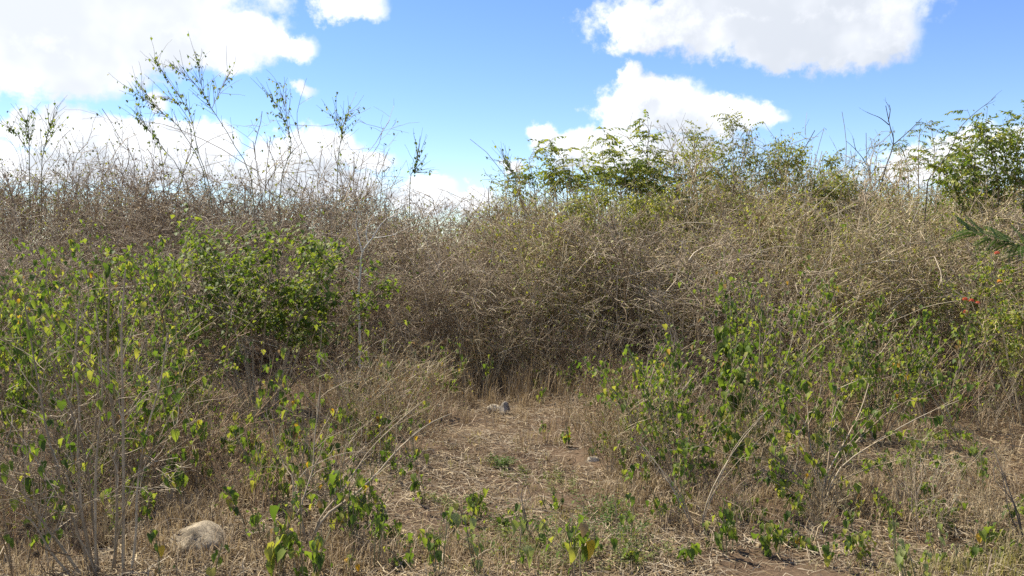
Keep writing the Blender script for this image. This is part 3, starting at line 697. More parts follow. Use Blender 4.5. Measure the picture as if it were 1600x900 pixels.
# dense green shrub
def dense_shrub():
    rng = np.random.default_rng(61); b = on_ground(405, 8.3)
    root = thing('dense_shrub', 'dense dark green shrub with glossy leaves left of the clearing', 'shrub', b)
    H = top_for(365, 8.3) - b[2]; ns = 18; ph = np.arange(ns) * 2.4 + rng.uniform(-.3, .3, ns); ti = np.sqrt(np.linspace(.01, 1, ns)) * .52
    D = np.stack([np.sin(ti) * np.cos(ph) * 1.2, np.sin(ti) * np.sin(ph) * .7, np.cos(ti)], 1)
    s0 = grow(rng, np.stack([.15 * np.cos(ph), .1 * np.sin(ph), 0 * ph], 1), D, H * rng.uniform(.86, 1.0, ns) * (1 + .05 * ti), 6, .06, .0)
    a, d, i1, t = spawn(rng, s0, 7, .38, 1, .7); s1 = grow(rng, a, d, .42 * rng.uniform(.4, 1, len(a)), 4, .2, .03)
    a, d, i2, t = spawn(rng, s1, 4, .3, 1, .7); s2 = grow(rng, a, d, .25 * rng.uniform(.4, 1, len(a)), 3, .2, .03)
    for k in range(ns): mb = MB(); mb.tubes(s0[k:k + 1], .013, .004, 5); part('stem', mb, MT['bark'], root)
    mb = MB(); mb.tubes(s1, .005, .0025); mb.tubes(s2, .003, .0015); part('twigs', mb, MT['bark'], root, 'stuff')
    n = 300; idx = rng.integers(0, len(s2), n); p, _ = along(s2, idx, rng.uniform(.5, 1, n))
    k = p[:, 2] > .25 * H
    d, nn = hang(rng, n, .35); place_leaves(rng, root, p[k], d[k], unit(nn + np.array([0, 0, .8]))[k], rng.uniform(.045, .08, n)[k], 'deep')
    n = 4600; idx = rng.integers(0, len(s2), n); p, _ = along(s2, idx, rng.uniform(0, 1, n)); p = p + rng.normal(0, .05, (n, 3)); k = p[:, 2] > .3 * H
    d, nn = hang(rng, n, .35); lv, lq, lt = small_leaf(.25, .2, .36)
    mb = MB(); mb.stamp(lv, [], lt, frames(d, unit(nn + np.array([0, 0, .8])), rng.uniform(.035, .075, n))[k], p[k]); part('foliage', mb, MT['leaf_deep'], root, 'stuff')
dense_shrub()

# ---- explicit stems drawn along picture columns, at the distance of their soil point
def smooth_poly(p, n):
    p = np.asarray(p, float); t = np.linspace(0, len(p) - 1, n); i = np.minimum(t.astype(int), len(p) - 2); f = (t - i)[:, None]
    p0 = p[np.maximum(i - 1, 0)]; p1 = p[i]; p2 = p[i + 1]; p3 = p[np.minimum(i + 2, len(p) - 1)]
    return .5 * (2 * p1 + (p2 - p0) * f + (2 * p0 - 5 * p1 + 4 * p2 - p3) * f ** 2 + (3 * p1 - p0 - 3 * p2 + p3) * f ** 3)
def line3(pix, Y0, Y1):
    n = len(pix); return np.array([at(x, y, Y0 + (Y1 - Y0) * k / max(1, n - 1)) for k, (x, y) in enumerate(pix)])

# bare branching shrub in the left foreground
def bare_shrub():
    rng = np.random.default_rng(71); Y = 3.95; b = on_ground(165, Y)
    root = thing('bare_shrub', 'many-stemmed bare grey shrub standing nearest in the left foreground', 'shrub', b)
    L = [([(150, 905), (139, 860), (127, 802), (116, 776), (90, 762), (58, 747), (20, 738)], .013, 0),
         ([(118, 778), (104, 745), (92, 728), (72, 735), (55, 745)], .008, .0),
         ([(128, 806), (122, 720), (124, 640), (118, 560), (124, 470)], .010, .1),
         ([(192, 930), (193, 780), (192, 640), (190, 520), (196, 420)], .011, -.05),
         ([(176, 930), (183, 790), (178, 670), (168, 560), (172, 430)], .011, .12),
         ([(150, 925), (149, 760), (153, 690), (160, 600), (150, 480)], .009, .1),
         ([(200, 930), (212, 840), (214, 770), (225, 690), (250, 600), (262, 520)], .009, -.1),
         ([(170, 925), (182, 850), (205, 760), (240, 700), (268, 668)], .007, -.1),
         ([(140, 920), (100, 860), (70, 820), (40, 775), (28, 765)], .012, -.12),
         ([(135, 925), (85, 870), (50, 815), (22, 800)], .010, -.2),
         ([(160, 925), (135, 860), (118, 830), (130, 790), (175, 770), (205, 742)], .006, -.25),
         ([(158, 930), (146, 820), (136, 730), (110, 640), (88, 560)], .009, .15),
         ([(155, 930), (85, 720), (60, 600), (40, 480)], .009, .2)]
    curves = []
    for pix, r, dy in L:
        p = smooth_poly(line3(pix, Y, Y + dy), 14) - b; curves.append(p)
        if pix[0][1] > 900: p[0, 2] = min(p[0, 2], -.01)
        mb = MB(); mb.tubes(p[None], r * .75, r * .32, 6)
        a, d, _, t = spawn(rng, p[None], 7, .3, .98, .65); s1 = grow(rng, a, d, .42 * rng.uniform(.3, 1.1, len(a)), 5, .14, .03); mb.tubes(s1, r * .28, r * .12, 4)
        a, d, _, t = spawn(rng, s1, 3, .3, .98, .7); s2 = grow(rng, a, d, .2 * rng.uniform(.3, 1.1, len(a)), 4, .18, .02); mb.tubes(s2, .0022, .0012, 3)
        part('stem', mb, MT['bark'], root)
        n = 9; idx = rng.integers(0, len(s2), n); q, _ = along(s2, idx, rng.uniform(.6, 1, n)); k = q[:, 2] > .45
        d, nn = hang(rng, n); place_leaves(rng, root, q[k], d[k], nn[k], .055 * rng.uniform(.6, 1.1, n)[k])
    # two dry burr heads
    for (px, py) in ((44, 822), (57, 866)):
        c = at(px, py, Y - .25) - b; k = 120; dd = rotv(rng, k); mb = MB()
        mb.tubes(np.stack([np.repeat(c[None], k, 0) + dd * .004, c + dd * .022 * rng.uniform(.7, 1.1, (k, 1))], 1), .0016, .0005, 3)
        mb.tubes(smooth_poly([c, c + [.03, .05, -.12], c + [.12, .15, -c[2] * .6]], 6)[None], .002, .004, 4)
        part('burr', mb, MT['dry_leaf'], root)
bare_shrub()

def stick_plant(name, label, cat, base, curves, mat, rng, twn=3, twl=.3, leaf=None, sides=5, twr=.3):
    root = thing(name, label, cat, base)
    for p, r in curves:
        p = p - base; mb = MB(); mb.tubes(p[None], r, r * .35, sides)
        s1 = None
        if twn:
            a, d, _, t = spawn(rng, p[None], twn, .35, .97, .55); s1 = grow(rng, a, d, twl * rng.uniform(.3, 1.1, len(a)), 4, .14, .02); mb.tubes(s1, r * twr, r * .15, 3)
        part('stem', mb, MT[mat], root)
    return root
def leaning_sticks():
    rng = np.random.default_rng(81)
    b = ground_at(482, 858); Y = b[1]
    c = [(smooth_poly(np.vstack([b, line3([(507, 808), (550, 776), (588, 741), (626, 698), (669, 663), (706, 646)], Y, Y + .5)]), 16), .0085),
         (smooth_poly(np.vstack([b, line3([(500, 810), (530, 772), (556, 735), (582, 698), (634, 649), (660, 628)], Y, Y + .6)]), 14), .0065),
         (smooth_poly(np.vstack([b, line3([(470, 800), (480, 760), (489, 730), (491, 690), (497, 640), (500, 600)], Y, Y + .4)]), 14), .0065),
         (smooth_poly(np.vstack([b, line3([(462, 790), (470, 742), (516, 715), (553, 706), (579, 708)], Y, Y + .1)]), 12), .0045)]
    stick_plant('leaning_shrub', 'pale bare sticks leaning up to the right over the straw', 'shrub', b, c, 'bark', rng, 6, .3)
    b = ground_at(445, 850); Y = b[1]
    c = [(smooth_poly(np.vstack([b, line3([(455, 800), (458, 750), (446, 730), (430, 690), (425, 640)], Y, Y + .3)]), 12), .006),
         (smooth_poly(np.vstack([b, line3([(452, 810), (470, 780), (520, 742), (600, 672), (628, 640)], Y, Y + .8)]), 12), .005)]
    stick_plant('leaning_shrub', 'second clump of thin bare sticks, just left of the pale leaning ones', 'shrub', b, c, 'bark', rng, 5, .3)
    # white dead branch within the thicket
    b = on_ground(560, 8.9)
    c = [(smooth_poly(np.vstack([b, line3([(562, 520), (559, 470), (563, 430), (566, 395), (582, 372), (600, 345), (622, 335)], 8.9, 8.7)]), 18), .016),
         (smooth_poly(line3([(566, 395), (560, 372), (556, 350), (560, 335)], 8.87, 8.8), 8), .010),
         (smooth_poly(line3([(575, 380), (572, 362), (580, 340), (590, 330)], 8.84, 8.8), 8), .008),
         (smooth_poly(line3([(562, 440), (548, 425), (535, 418)], 8.88, 8.8), 8), .008),
         (smooth_poly(line3([(583, 372), (600, 370), (620, 366)], 8.78, 8.7), 8), .007)]
    stick_plant('dead_branch', 'bleached white dead branch forking beside the dense green shrub', 'branch', b, c, 'bark_white', rng, 3, .25)
    # dark dead wood on the right skyline
    def dead(label, px0, Y, lines, r):
        b = on_ground(px0, Y)
        c = [(smooth_poly(np.vstack([b, line3(lines[0], Y, Y)]), 18), r)] + [(smooth_poly(line3(l, Y, Y), 8), r * .6) for l in lines[1:]]
        stick_plant('dead_tree', label, 'tree', b, c, 'bark_dark', rng, 2, .25, twr=.35)
    dead('dark dead sapling with a forked top on the right skyline', 1372, 11.6, [[(1374, 330), (1381, 272), (1396, 225), (1390, 195), (1384, 165)], [(1396, 226), (1420, 205), (1440, 185)], [(1389, 195), (1375, 184), (1360, 178)], [(1388, 190), (1391, 172), (1389, 163)], [(1385, 262), (1370, 262), (1360, 272)]], .013)
    dead('short dark dead sapling with a forked top, left of the taller one', 1360, 12.2, [[(1360, 290), (1352, 255), (1338, 235), (1322, 220)], [(1338, 236), (1335, 226), (1334, 216)], [(1356, 268), (1345, 254), (1330, 252)]], .010)
    dead('long thin dark whip curving up to the right against the sky', 1440, 11.0, [[(1447, 310), (1460, 270), (1485, 235), (1500, 200), (1525, 175), (1545, 160), (1556, 151)], [(1470, 258), (1482, 245), (1492, 240)]], .009)
    dead('small bare dark twig beside the bright green tree', 1520, 11.2, [[(1522, 260), (1527, 225), (1533, 203)], [(1524, 240), (1514, 225), (1508, 212)]], .006)
leaning_sticks()

# tall wispy stalks on the left skyline
def stalks():
    rng = np.random.default_rng(91); lv, lq, lt = small_leaf(.3, .2, .36)
    T = [('tall leafy stalk arching highest and leftmost of the skyline cluster', 345, 11.0, [[(331, 315), (310, 239), (296, 177), (265, 129), (241, 91)], [(300, 195), (280, 165), (262, 150)]]),
         ('tall stalk bent left with a leafy tip, right of the highest', 405, 10.8, [[(396, 301), (365, 225), (331, 170), (306, 132), (265, 98)], [(331, 170), (345, 140), (361, 112)], [(318, 148), (310, 110), (306, 82)]]),
         ('tall stalk leaning far left across the white cloud', 330, 10.6, [[(324, 301), (286, 208), (241, 167), (193, 132)], [(262, 185), (240, 160), (215, 130)]]),
         ('stalk leaning left, lowest of the skyline cluster', 300, 10.9, [[(290, 300), (255, 232), (230, 200), (210, 174)]]),
         ('upright leafy stalk with a double tip right of the skyline cluster', 432, 10.9, [[(437, 301), (455, 232), (441, 180), (417, 143)], [(452, 215), (446, 170), (434, 129)]]),
         ('slim stalk with a leafy top left of the blue gap', 522, 11.2, [[(527, 273), (534, 208), (524, 180)], [(533, 205), (538, 190), (545, 175)]]),
         ('thin upright stalk at the far left with seedy top', 46, 11.0, [[(46, 267), (45, 215), (41, 187)], [(46, 240), (30, 215), (14, 198)]]),
         ('thin upright stalk second from the left edge', 62, 11.3, [[(65, 280), (68, 239), (76, 205), (83, 184)]]),
         ('thin stalk above the bleached white branch', 640, 11.4, [[(640, 300), (648, 265), (653, 240)]]),
         ('thin bare stalk left of the feathery sapling', 800, 11.0, [[(806, 300), (800, 270), (790, 250)]])]
    for lab, px, Y, lines in T:
        Y += 1.8
        b = on_ground(px, Y); root = thing('tall_stalk', lab, 'stalk', b)
        for j, l in enumerate(lines):
            p = smooth_poly(np.vstack([b, line3(l, Y, Y)]) if j == 0 else line3(l, Y, Y), 14) - b
            mb = MB(); mb.tubes(p[None], .0085 if j == 0 else .005, .003, 5)
            a, d, _, t = spawn(rng, p[None], 34 if j == 0 else 14, .35 if j == 0 else .1, .98, .5); s1 = grow(rng, a, d, .45 * rng.uniform(.3, 1.1, len(a)), 5, .12, .05); mb.tubes(s1, .0036, .0018, 3)
            part('stem', mb, MT['stem_green'] if j % 2 == 0 else MT['bark'], root)
            n = 75 if j == 0 else 36; idx = rng.integers(0, len(s1), n); q, _ = along(s1, idx, rng.uniform(.1, 1, n)); d, nn = hang(rng, n, .7)
            q2, _ = along(p[None], np.zeros(n, int), rng.uniform(.6, 1, n)); q = np.where(rng.uniform(size=(n, 1)) < .3, q2 + rng.normal(0, .02, (n, 3)), q)
            mb = MB(); mb.stamp(lv, [], lt, frames(d, nn, rng.uniform(.035, .065, n)), q); part('leaves', mb, MT['leaf_isl'], root, 'stuff')
stalks()

# ---- saplings with feathered compound leaves
def frond_mesh(rng, pairs, ln, lf, mat, droop):
    K = 7; t = np.linspace(0, 1, K); c = np.stack([0 * t, ln * t * (1 - .15 * t), -droop * ln * t ** 2], 1); mb = MB(); mb.tubes(c[None], .003, .0012, 3, 1)
    lv = np.array([[0, 0, 0], [-.19, .42, .03], [0, .5, -.02], [.19, .42, .03], [0, 1, -.14]]); lt = [[0, 2, 1], [0, 3, 2], [1, 2, 4], [2, 3, 4]]
    f = np.linspace(.22, .97, pairs); pos, tg = along(c[None], np.zeros(pairs, int), f)
    for s in (-1, 1):
        d = unit(np.array([s * .8, .35, -.8]) + rng.normal(0, .28, (pairs, 3))); n = unit(np.array([s * .3, 0, 1.]) + rng.normal(0, .2, (pairs, 3)))
        mb.stamp(lv, [], lt, frames(d, n, lf * rng.uniform(.75, 1.1, pairs) * (1 - .35 * np.abs(f - .5))), pos)
    mb.stamp(lv, [], lt, frames(np.array([[0, 1, -.6]]), np.array([[0, .3, 1.]]), [lf]), c[-1:])
    return mb.mesh('frond', [MT[mat], MT['stem_green']])
def feathered(name, label, base, stems, nfr, meshes, seed, twl=.5, r=.016, bark='bark', twn=5, zmin=.5, filler=None):
    rng = np.random.default_rng(seed); root = thing(name, label, 'tree', base); tws = []
    for p in stems:
        p = p - base; mb = MB(); mb.tubes(p[None], r, r * .3, 6)
        a, d, _, t = spawn(rng, p[None], twn, .38, .99, .65); s1 = grow(rng, a, d, twl * rng.uniform(.4, 1.1, len(a)) * (1.25 - .6 * t), 5, .16, .14); mb.tubes(s1, r * .35, r * .15, 4)
        tws.append(s1); part('stem', mb, MT[bark], root)
    tw = np.concatenate(tws); idx = rng.integers(0, len(tw), nfr); q, tg = along(tw, idx, rng.uniform(.25, 1, nfr))
    ph = rng.uniform(0, 6.28, nfr); d = unit(np.stack([np.cos(ph), np.sin(ph), rng.uniform(-.5, .9, nfr)], 1) + .6 * tg); up = np.array([0, 0, 1.]) + rng.normal(0, .2, (nfr, 3))
    fr = frames(d, up, rng.uniform(.7, 1.15, nfr))
    for i in range(nfr):
        o = obj('frond', meshes[int(rng.integers(len(meshes)))], root); M4 = Matrix.Identity(4)
        for a_ in range(3):
            for b_ in range(3): M4[a_][b_] = float(fr[i, a_, b_])
            M4[a_][3] = float(q[i, a_])
        o.matrix_basis = M4
    if filler:
        n, mat, sz = filler; lv, lq, lt = small_leaf(.3, .2, .3)
        idx = rng.integers(0, len(tw), n); q, _ = along(tw, idx, rng.uniform(0, 1, n)); q = q + rng.normal(0, .06, (n, 3)); d, nn = hang(rng, n, .6)
        mb = MB(); mb.stamp(lv, [], lt, frames(d, nn, sz * rng.uniform(.6, 1.1, n)), q); part('foliage', mb, MT[mat], root, 'stuff')
    return root
def saplings():
    rng = np.random.default_rng(101)
    FA = [frond_mesh(rng, p, ln, lf, m, dr) for p, ln, lf, m, dr in ((5, .24, .085, 'leaf_isl', .5), (6, .28, .08, 'leaf_yg', .8), (4, .20, .095, 'leaf_yg', .5), (5, .24, .085, 'leaf_yg', 1.0), (6, .34, .075, 'leaf_isl', .6))]
    Y = 12.6
    def st(px0, pix, Y): b = on_ground(px0, Y); return smooth_poly(np.vstack([b, line3(pix, Y, Y + rng.uniform(-.3, .3))]), 12)
    feathered('feathery_sapling', 'green feathery-leaved sapling on the skyline, its left stems', on_ground(850, Y), [st(850, [(838, 330), (832, 280), (826, 246)], Y), st(852, [(865, 330), (862, 275), (850, 232)], Y), st(858, [(885, 330), (884, 285), (880, 255)], Y), st(845, [(820, 340), (812, 310), (805, 290)], Y), st(855, [(870, 340), (868, 300), (870, 280)], Y)], 160, FA, 1, .40, .010, twn=8)
    feathered('feathery_sapling', 'green feathery-leaved sapling on the skyline, broad middle one', on_ground(940, Y + .2), [st(938, [(925, 330), (915, 275), (908, 240)], Y), st(945, [(950, 330), (944, 265), (940, 228)], Y), st(950, [(970, 320), (962, 270), (957, 242)], Y + .3), st(936, [(900, 330), (893, 290), (895, 262)], Y), st(945, [(935, 340), (930, 305), (928, 285)], Y), st(945, [(960, 340), (970, 305), (978, 285)], Y)], 225, FA, 2, .40, .011, twn=8)
    feathered('feathery_sapling', 'green feathery-leaved sapling on the skyline with the tallest pointed top', on_ground(985, Y), [st(985, [(1000, 320), (1010, 270), (1012, 225), (1018, 190)], Y), st(990, [(1018, 320), (1022, 270), (1026, 235)], Y), st(986, [(995, 330), (992, 290), (990, 262)], Y), st(990, [(1025, 340), (1035, 300), (1038, 275)], Y)], 190, FA, 3, .34, .011, twn=9)
    Y = 11.5
    FB = [frond_mesh(rng, p, .30, .075, m, dr) for p, m, dr in ((8, 'leaf_isl', .35), (7, 'leaf_isl', .5), (9, 'leaf_yg', .25))]
    feathered('green_tree', 'bright green dense small tree at the upper right edge', on_ground(1560, Y), [st(1555, [(1540, 320), (1525, 270), (1512, 250)], Y), st(1560, [(1560, 310), (1552, 250), (1545, 220)], Y), st(1570, [(1585, 300), (1590, 250), (1595, 200)], Y), st(1580, [(1620, 300), (1640, 230), (1640, 180)], Y), st(1550, [(1515, 330), (1495, 290), (1485, 275)], Y), st(1575, [(1600, 310), (1575, 265), (1570, 235)], Y), st(1545, [(1510, 345), (1500, 320), (1496, 300)], Y), st(1560, [(1535, 345), (1528, 315), (1525, 290)], Y), st(1570, [(1570, 345), (1562, 310), (1558, 285)], Y), st(1580, [(1600, 345), (1595, 310), (1592, 280)], Y)], 270, FB, 4, .8, .012, twn=12, filler=(2300, 'leaf_isl', .06))
    # grey-green sparse tree beyond
    Y = 17.0; rows = [st(1425, [(1420, 300), (1415, 250), (1405, 225)], Y), st(1430, [(1435, 300), (1435, 240), (1438, 195)], Y), st(1435, [(1455, 300), (1460, 240), (1455, 200)], Y), st(1440, [(1465, 290), (1475, 250), (1482, 240)], Y)]
    FC = [frond_mesh(rng, 6, .26, .085, 'leaf_deep', .4), frond_mesh(rng, 5, .24, .08, 'leaf_olive', .5)]
    feathered('slender_tree', 'sparse grey-stemmed tree with tufted tops beyond the dead sapling', on_ground(1430, Y), rows, 110, FC, 5, .55, .014, twn=7)
    # yellow-green skyline shrubs
    FD = [frond_mesh(rng, 5, .20, .062, 'leaf_yg', .3), frond_mesh(rng, 6, .22, .06, 'leaf_olive', .4)]
    for lab, Y, px, tops in (('yellow-green small-leaved shrub just right of the feathery saplings', 12.2, 1085, [(1068, 235), (1085, 212), (1105, 240)]),
                             ('tallest yellow-green small-leaved shrub on the right skyline', 12.6, 1150, [(1128, 222), (1145, 190), (1165, 215), (1185, 240)]),
                             ('yellow-green small-leaved shrub left of the blue sky gap', 12.3, 1225, [(1210, 250), (1228, 225), (1248, 250)]),
                             ('yellow-green low shrub beneath the blue sky gap at right', 11.9, 1290, [(1275, 285), (1298, 265), (1318, 285)]),
                             ('yellow-green shrub below the feathery saplings', 10.3, 960, [(900, 330), (940, 315), (985, 325), (1020, 318)])):
        feathered('skyline_shrub', lab, on_ground(px, Y), [st(px + (tx - px) * .2, [(px + (tx - px) * .6, 345), (tx, ty)], Y) for tx, ty in tops], 60 * len(tops) // 2, FD, 6 + px, .42, .008, twn=14, filler=(1300, 'leaf_yg', .045))
saplings()

# feathery dark branch reaching in from the right
def feather_branch():
    rng = np.random.default_rng(111); Y = 6.6; b = on_ground(1700, Y)
    root = thing('feathery_branch', 'dark feathery acacia-like branch reaching in from the right edge', 'shrub', b)
    main = smooth_poly(np.vstack([b, line3([(1690, 520), (1660, 410), (1610, 386), (1560, 372), (1510, 358)], Y, Y)]), 16) - b
    mb = MB(); mb.tubes(main[None], .012, .003, 6); part('stem', mb, MT['bark'], root)
    K = 6
    for j in range(26):
        t = rng.uniform(.55, 1); p, tg = along(main[None], np.zeros(1, int), np.array([t])); s = rng.choice([-1, 1])
        d = unit(tg[0] * .8 + np.array([0, rng.uniform(-.5, .5), s * .5]) + rng.normal(0, .25, 3))
        c = grow(rng, p, d[None], .22 * rng.uniform(.6, 1.1), K, .06, -.06)
        mb = MB(); mb.tubes(c, .0018, .0008, 3, 1)
        n = 30; f = np.linspace(.08, 1, n); q, tq = along(c, np.zeros(n, int), f)
        side = unit(np.cross(tq, np.array([0, -.7, .7])))
        for s2 in (-1, 1):
            dd = unit(side * s2 + tq * .35 + rng.normal(0, .06, (n, 3)))
            lv = np.array([[0, 0, 0], [-.14, .5, 0], [.14, .5, 0], [0, 1, 0]]); mb.stamp(lv, [], [[0, 2, 1], [1, 2, 3]], frames(dd, np.repeat([[0, -.6, .8]], n, 0), .038 * (1 - .5 * f)), q)
        part('frond', mb, [MT['leaf_feather'], MT['stem_green']], root)
feather_branch()

# red-flowered bush at the right edge
def flower(mb, rng, c, r, n):
    dd = rotv(rng, n); dd[:, 2] = np.abs(dd[:, 2]); dd[:, 1] -= .4; dd = unit(dd); q = c + dd * r
    pet = []; 
    for k in range(5):
        a = k * 2 * math.pi / 5; pet.append([[0, 0, 0], [math.cos(a - .5), math.sin(a - .5), .1], [1.25 * math.cos(a), 1.25 * math.sin(a), .15], [math.cos(a + .5), math.sin(a + .5), .1]])
    tv = np.array(pet).reshape(-1, 3); tq = [[4 * k, 4 * k + 1, 4 * k + 2, 4 * k + 3] for k in range(5)]
    fr = frames(unit(np.cross(dd, rotv(rng, n))), dd, np.full(n, r * .42)); mb.stamp(tv, tq, [], fr, q)
def lantana():
    lv, lq, lt = small_leaf(.3, .25, .4)
    for lab, px, Y, pt, sp, n, seed, fls in (
        ('fine-leaved bush with red flowers at the right edge', 1545, 8.3, 405, .36, 2600, 3, [(1508, 468, 'red'), (1518, 470, 'red'), (1528, 474, 'red'), (1509, 488, 'red'), (1558, 396, 'red'), (1562, 440, 'orange')]),
        ('taller fine-leaved bush cut by the right picture edge', 1610, 7.6, 430, .30, 2200, 4, []),
        ('fine-leaved bush behind the red-flowered one', 1580, 9.2, 330, .34, 1700, 5, [])):
        rng = np.random.default_rng(seed + 120); b = on_ground(px, Y); H = top_for(pt, Y) - b[2]; root = thing('flowering_bush' if fls else 'fine_leaved_bush', lab, 'bush', b)
        ns = 9; ph = rng.uniform(0, 6.28, ns); D = np.stack([sp * np.cos(ph), sp * np.sin(ph), np.ones(ns)], 1)
        s0 = grow(rng, np.stack([.1 * np.cos(ph), .1 * np.sin(ph), 0 * ph], 1), D, H * rng.uniform(.8, 1.05, ns), 7, .1, 0)
        a, d, _, t = spawn(rng, s0, 9, .2, 1, .75); s1 = grow(rng, a, d, .42 * rng.uniform(.3, 1, len(a)), 5, .2, 0)
        a, d, _, t = spawn(rng, s1, 5, .2, 1, .75); s2 = grow(rng, a, d, .18 * rng.uniform(.3, 1, len(a)), 3, .2, 0)
        for k in range(ns): mb = MB(); mb.tubes(s0[k:k + 1], .010, .003, 5); part('stem', mb, MT['twig_tan'], root)
        mb = MB(); mb.tubes(s1, .0045, .002); mb.tubes(s2, .0026, .0013); part('twigs', mb, MT['twig_tan'], root, 'stuff')
        idx = rng.integers(0, len(s2), n); q, _ = along(s2, idx, rng.uniform(.1, 1, n)); q = q + rng.normal(0, .015, (n, 3)); d, nn = hang(rng, n, .5)
        h = n // 2
        for a0, b0, m in ((0, h, 'leaf_yg'), (h, n, 'leaf_isl')):
            mb = MB(); mb.stamp(lv, [], lt, frames(d[a0:b0], nn[a0:b0], rng.uniform(.02, .042, b0 - a0)), q[a0:b0]); part('foliage', mb, MT[m], root, 'stuff')
        for (fx, fy, m) in fls:
            c = at(fx, fy, Y - .62) - b; mb = MB(); flower(mb, rng, c, .020, 22)
            j = np.argmin(((s2[:, -1] - c) ** 2).sum(1)); mb.tubes(smooth_poly([s2[j, -1], (s2[j, -1] + c) / 2 + [0, 0, .01], c], 5)[None], .0015, .0012, 3, 1)
            part('flower', mb, [MT[m], MT['stem_green']], root)
lantana()

# vine column and the spreading right foreground shrub
def vine_column():
    rng = np.random.default_rng(131); b = ground_at(1150, 735); Y = b[1]
    root = thing('vine_column', 'tall narrow column of large overlapping vine leaves right of the clearing', 'vine', b)
    p = smooth_poly(np.vstack([b, line3([(1150, 690), (1146, 620), (1143, 560), (1140, 505)], Y, Y + .05)]), 12) - b
    mb = MB(); mb.tubes(p[None], .007, .003, 5); part('stem', mb, MT['bark'], root)
    n = 130; q, _ = along(p[None], np.zeros(n, int), rng.uniform(.12, 1, n)); q = q + rng.normal(0, 1, (n, 3)) * [.055, .045, .03]
    d, nn = hang(rng, n, 1.3); nn = unit(nn + np.array([0, -.8, 0])); place_leaves(rng, root, q, d, nn, rng.uniform(.055, .085, n))
vine_column()
def spreading_shrub():
    rng = np.random.default_rng(141); b = ground_at(1285, 800); Y = b[1]
    root = thing('spreading_shrub', 'low spreading shrub with fanned pale stems in the right foreground', 'shrub', b)
    L = [([(1300, 740), (1330, 700), (1375, 655), (1420, 625), (1470, 600)], .6), ([(1310, 735), (1370, 690), (1440, 650), (1500, 625)], .2), ([(1292, 740), (1296, 700), (1300, 650), (1310, 600)], .3),
         ([(1275, 745), (1255, 700), (1235, 670), (1215, 640)], .3), ([(1265, 760), (1225, 725), (1180, 690), (1140, 665)], .1), ([(1270, 770), (1220, 745), (1160, 720), (1090, 690)], -.1),
         ([(1300, 760), (1350, 735), (1400, 720), (1440, 715)], -.2), ([(1288, 750), (1320, 690), (1345, 640), (1360, 590)], .5), ([(1280, 750), (1265, 690), (1262, 640), (1255, 590)], .5), ([(1262, 778), (1230, 765), (1200, 745), (1180, 720)], -.3)]
    tw = []
    for pix, dy in L:
        p = smooth_poly(np.vstack([b, line3(pix, Y, Y + dy)]), 12) - b; mb = MB(); mb.tubes(p[None], .0058, .0022, 5)
        a, d, _, t = spawn(rng, p[None], 8, .25, .98, .6); s1 = grow(rng, a, d, .32 * rng.uniform(.3, 1.1, len(a)), 4, .15, .02); mb.tubes(s1, .003, .0014, 3); tw.append(s1)
        part('stem', mb, MT['bark'], root)
    tw = np.concatenate(tw); n = 240; idx = rng.integers(0, len(tw), n); q, _ = along(tw, idx, rng.beta(2, 1, n)); q[:, 2] = np.maximum(q[:, 2], .07)
    d, nn = hang(rng, n, .9); place_leaves(rng, root, q, d, nn, rng.uniform(.04, .07, n))
    n = 260; idx = rng.integers(0, len(tw), n); q, _ = along(tw, idx, rng.beta(2, 1, n)); q[:, 2] = np.maximum(q[:, 2], .05); d, nn = hang(rng, n, .8); lv, lq, lt = small_leaf(.3, .25, .38)
    mb = MB(); mb.stamp(lv, [], lt, frames(d, nn, rng.uniform(.02, .04, n)), q); part('foliage', mb, MT['leaf_isl'], root, 'stuff')
spreading_shrub()
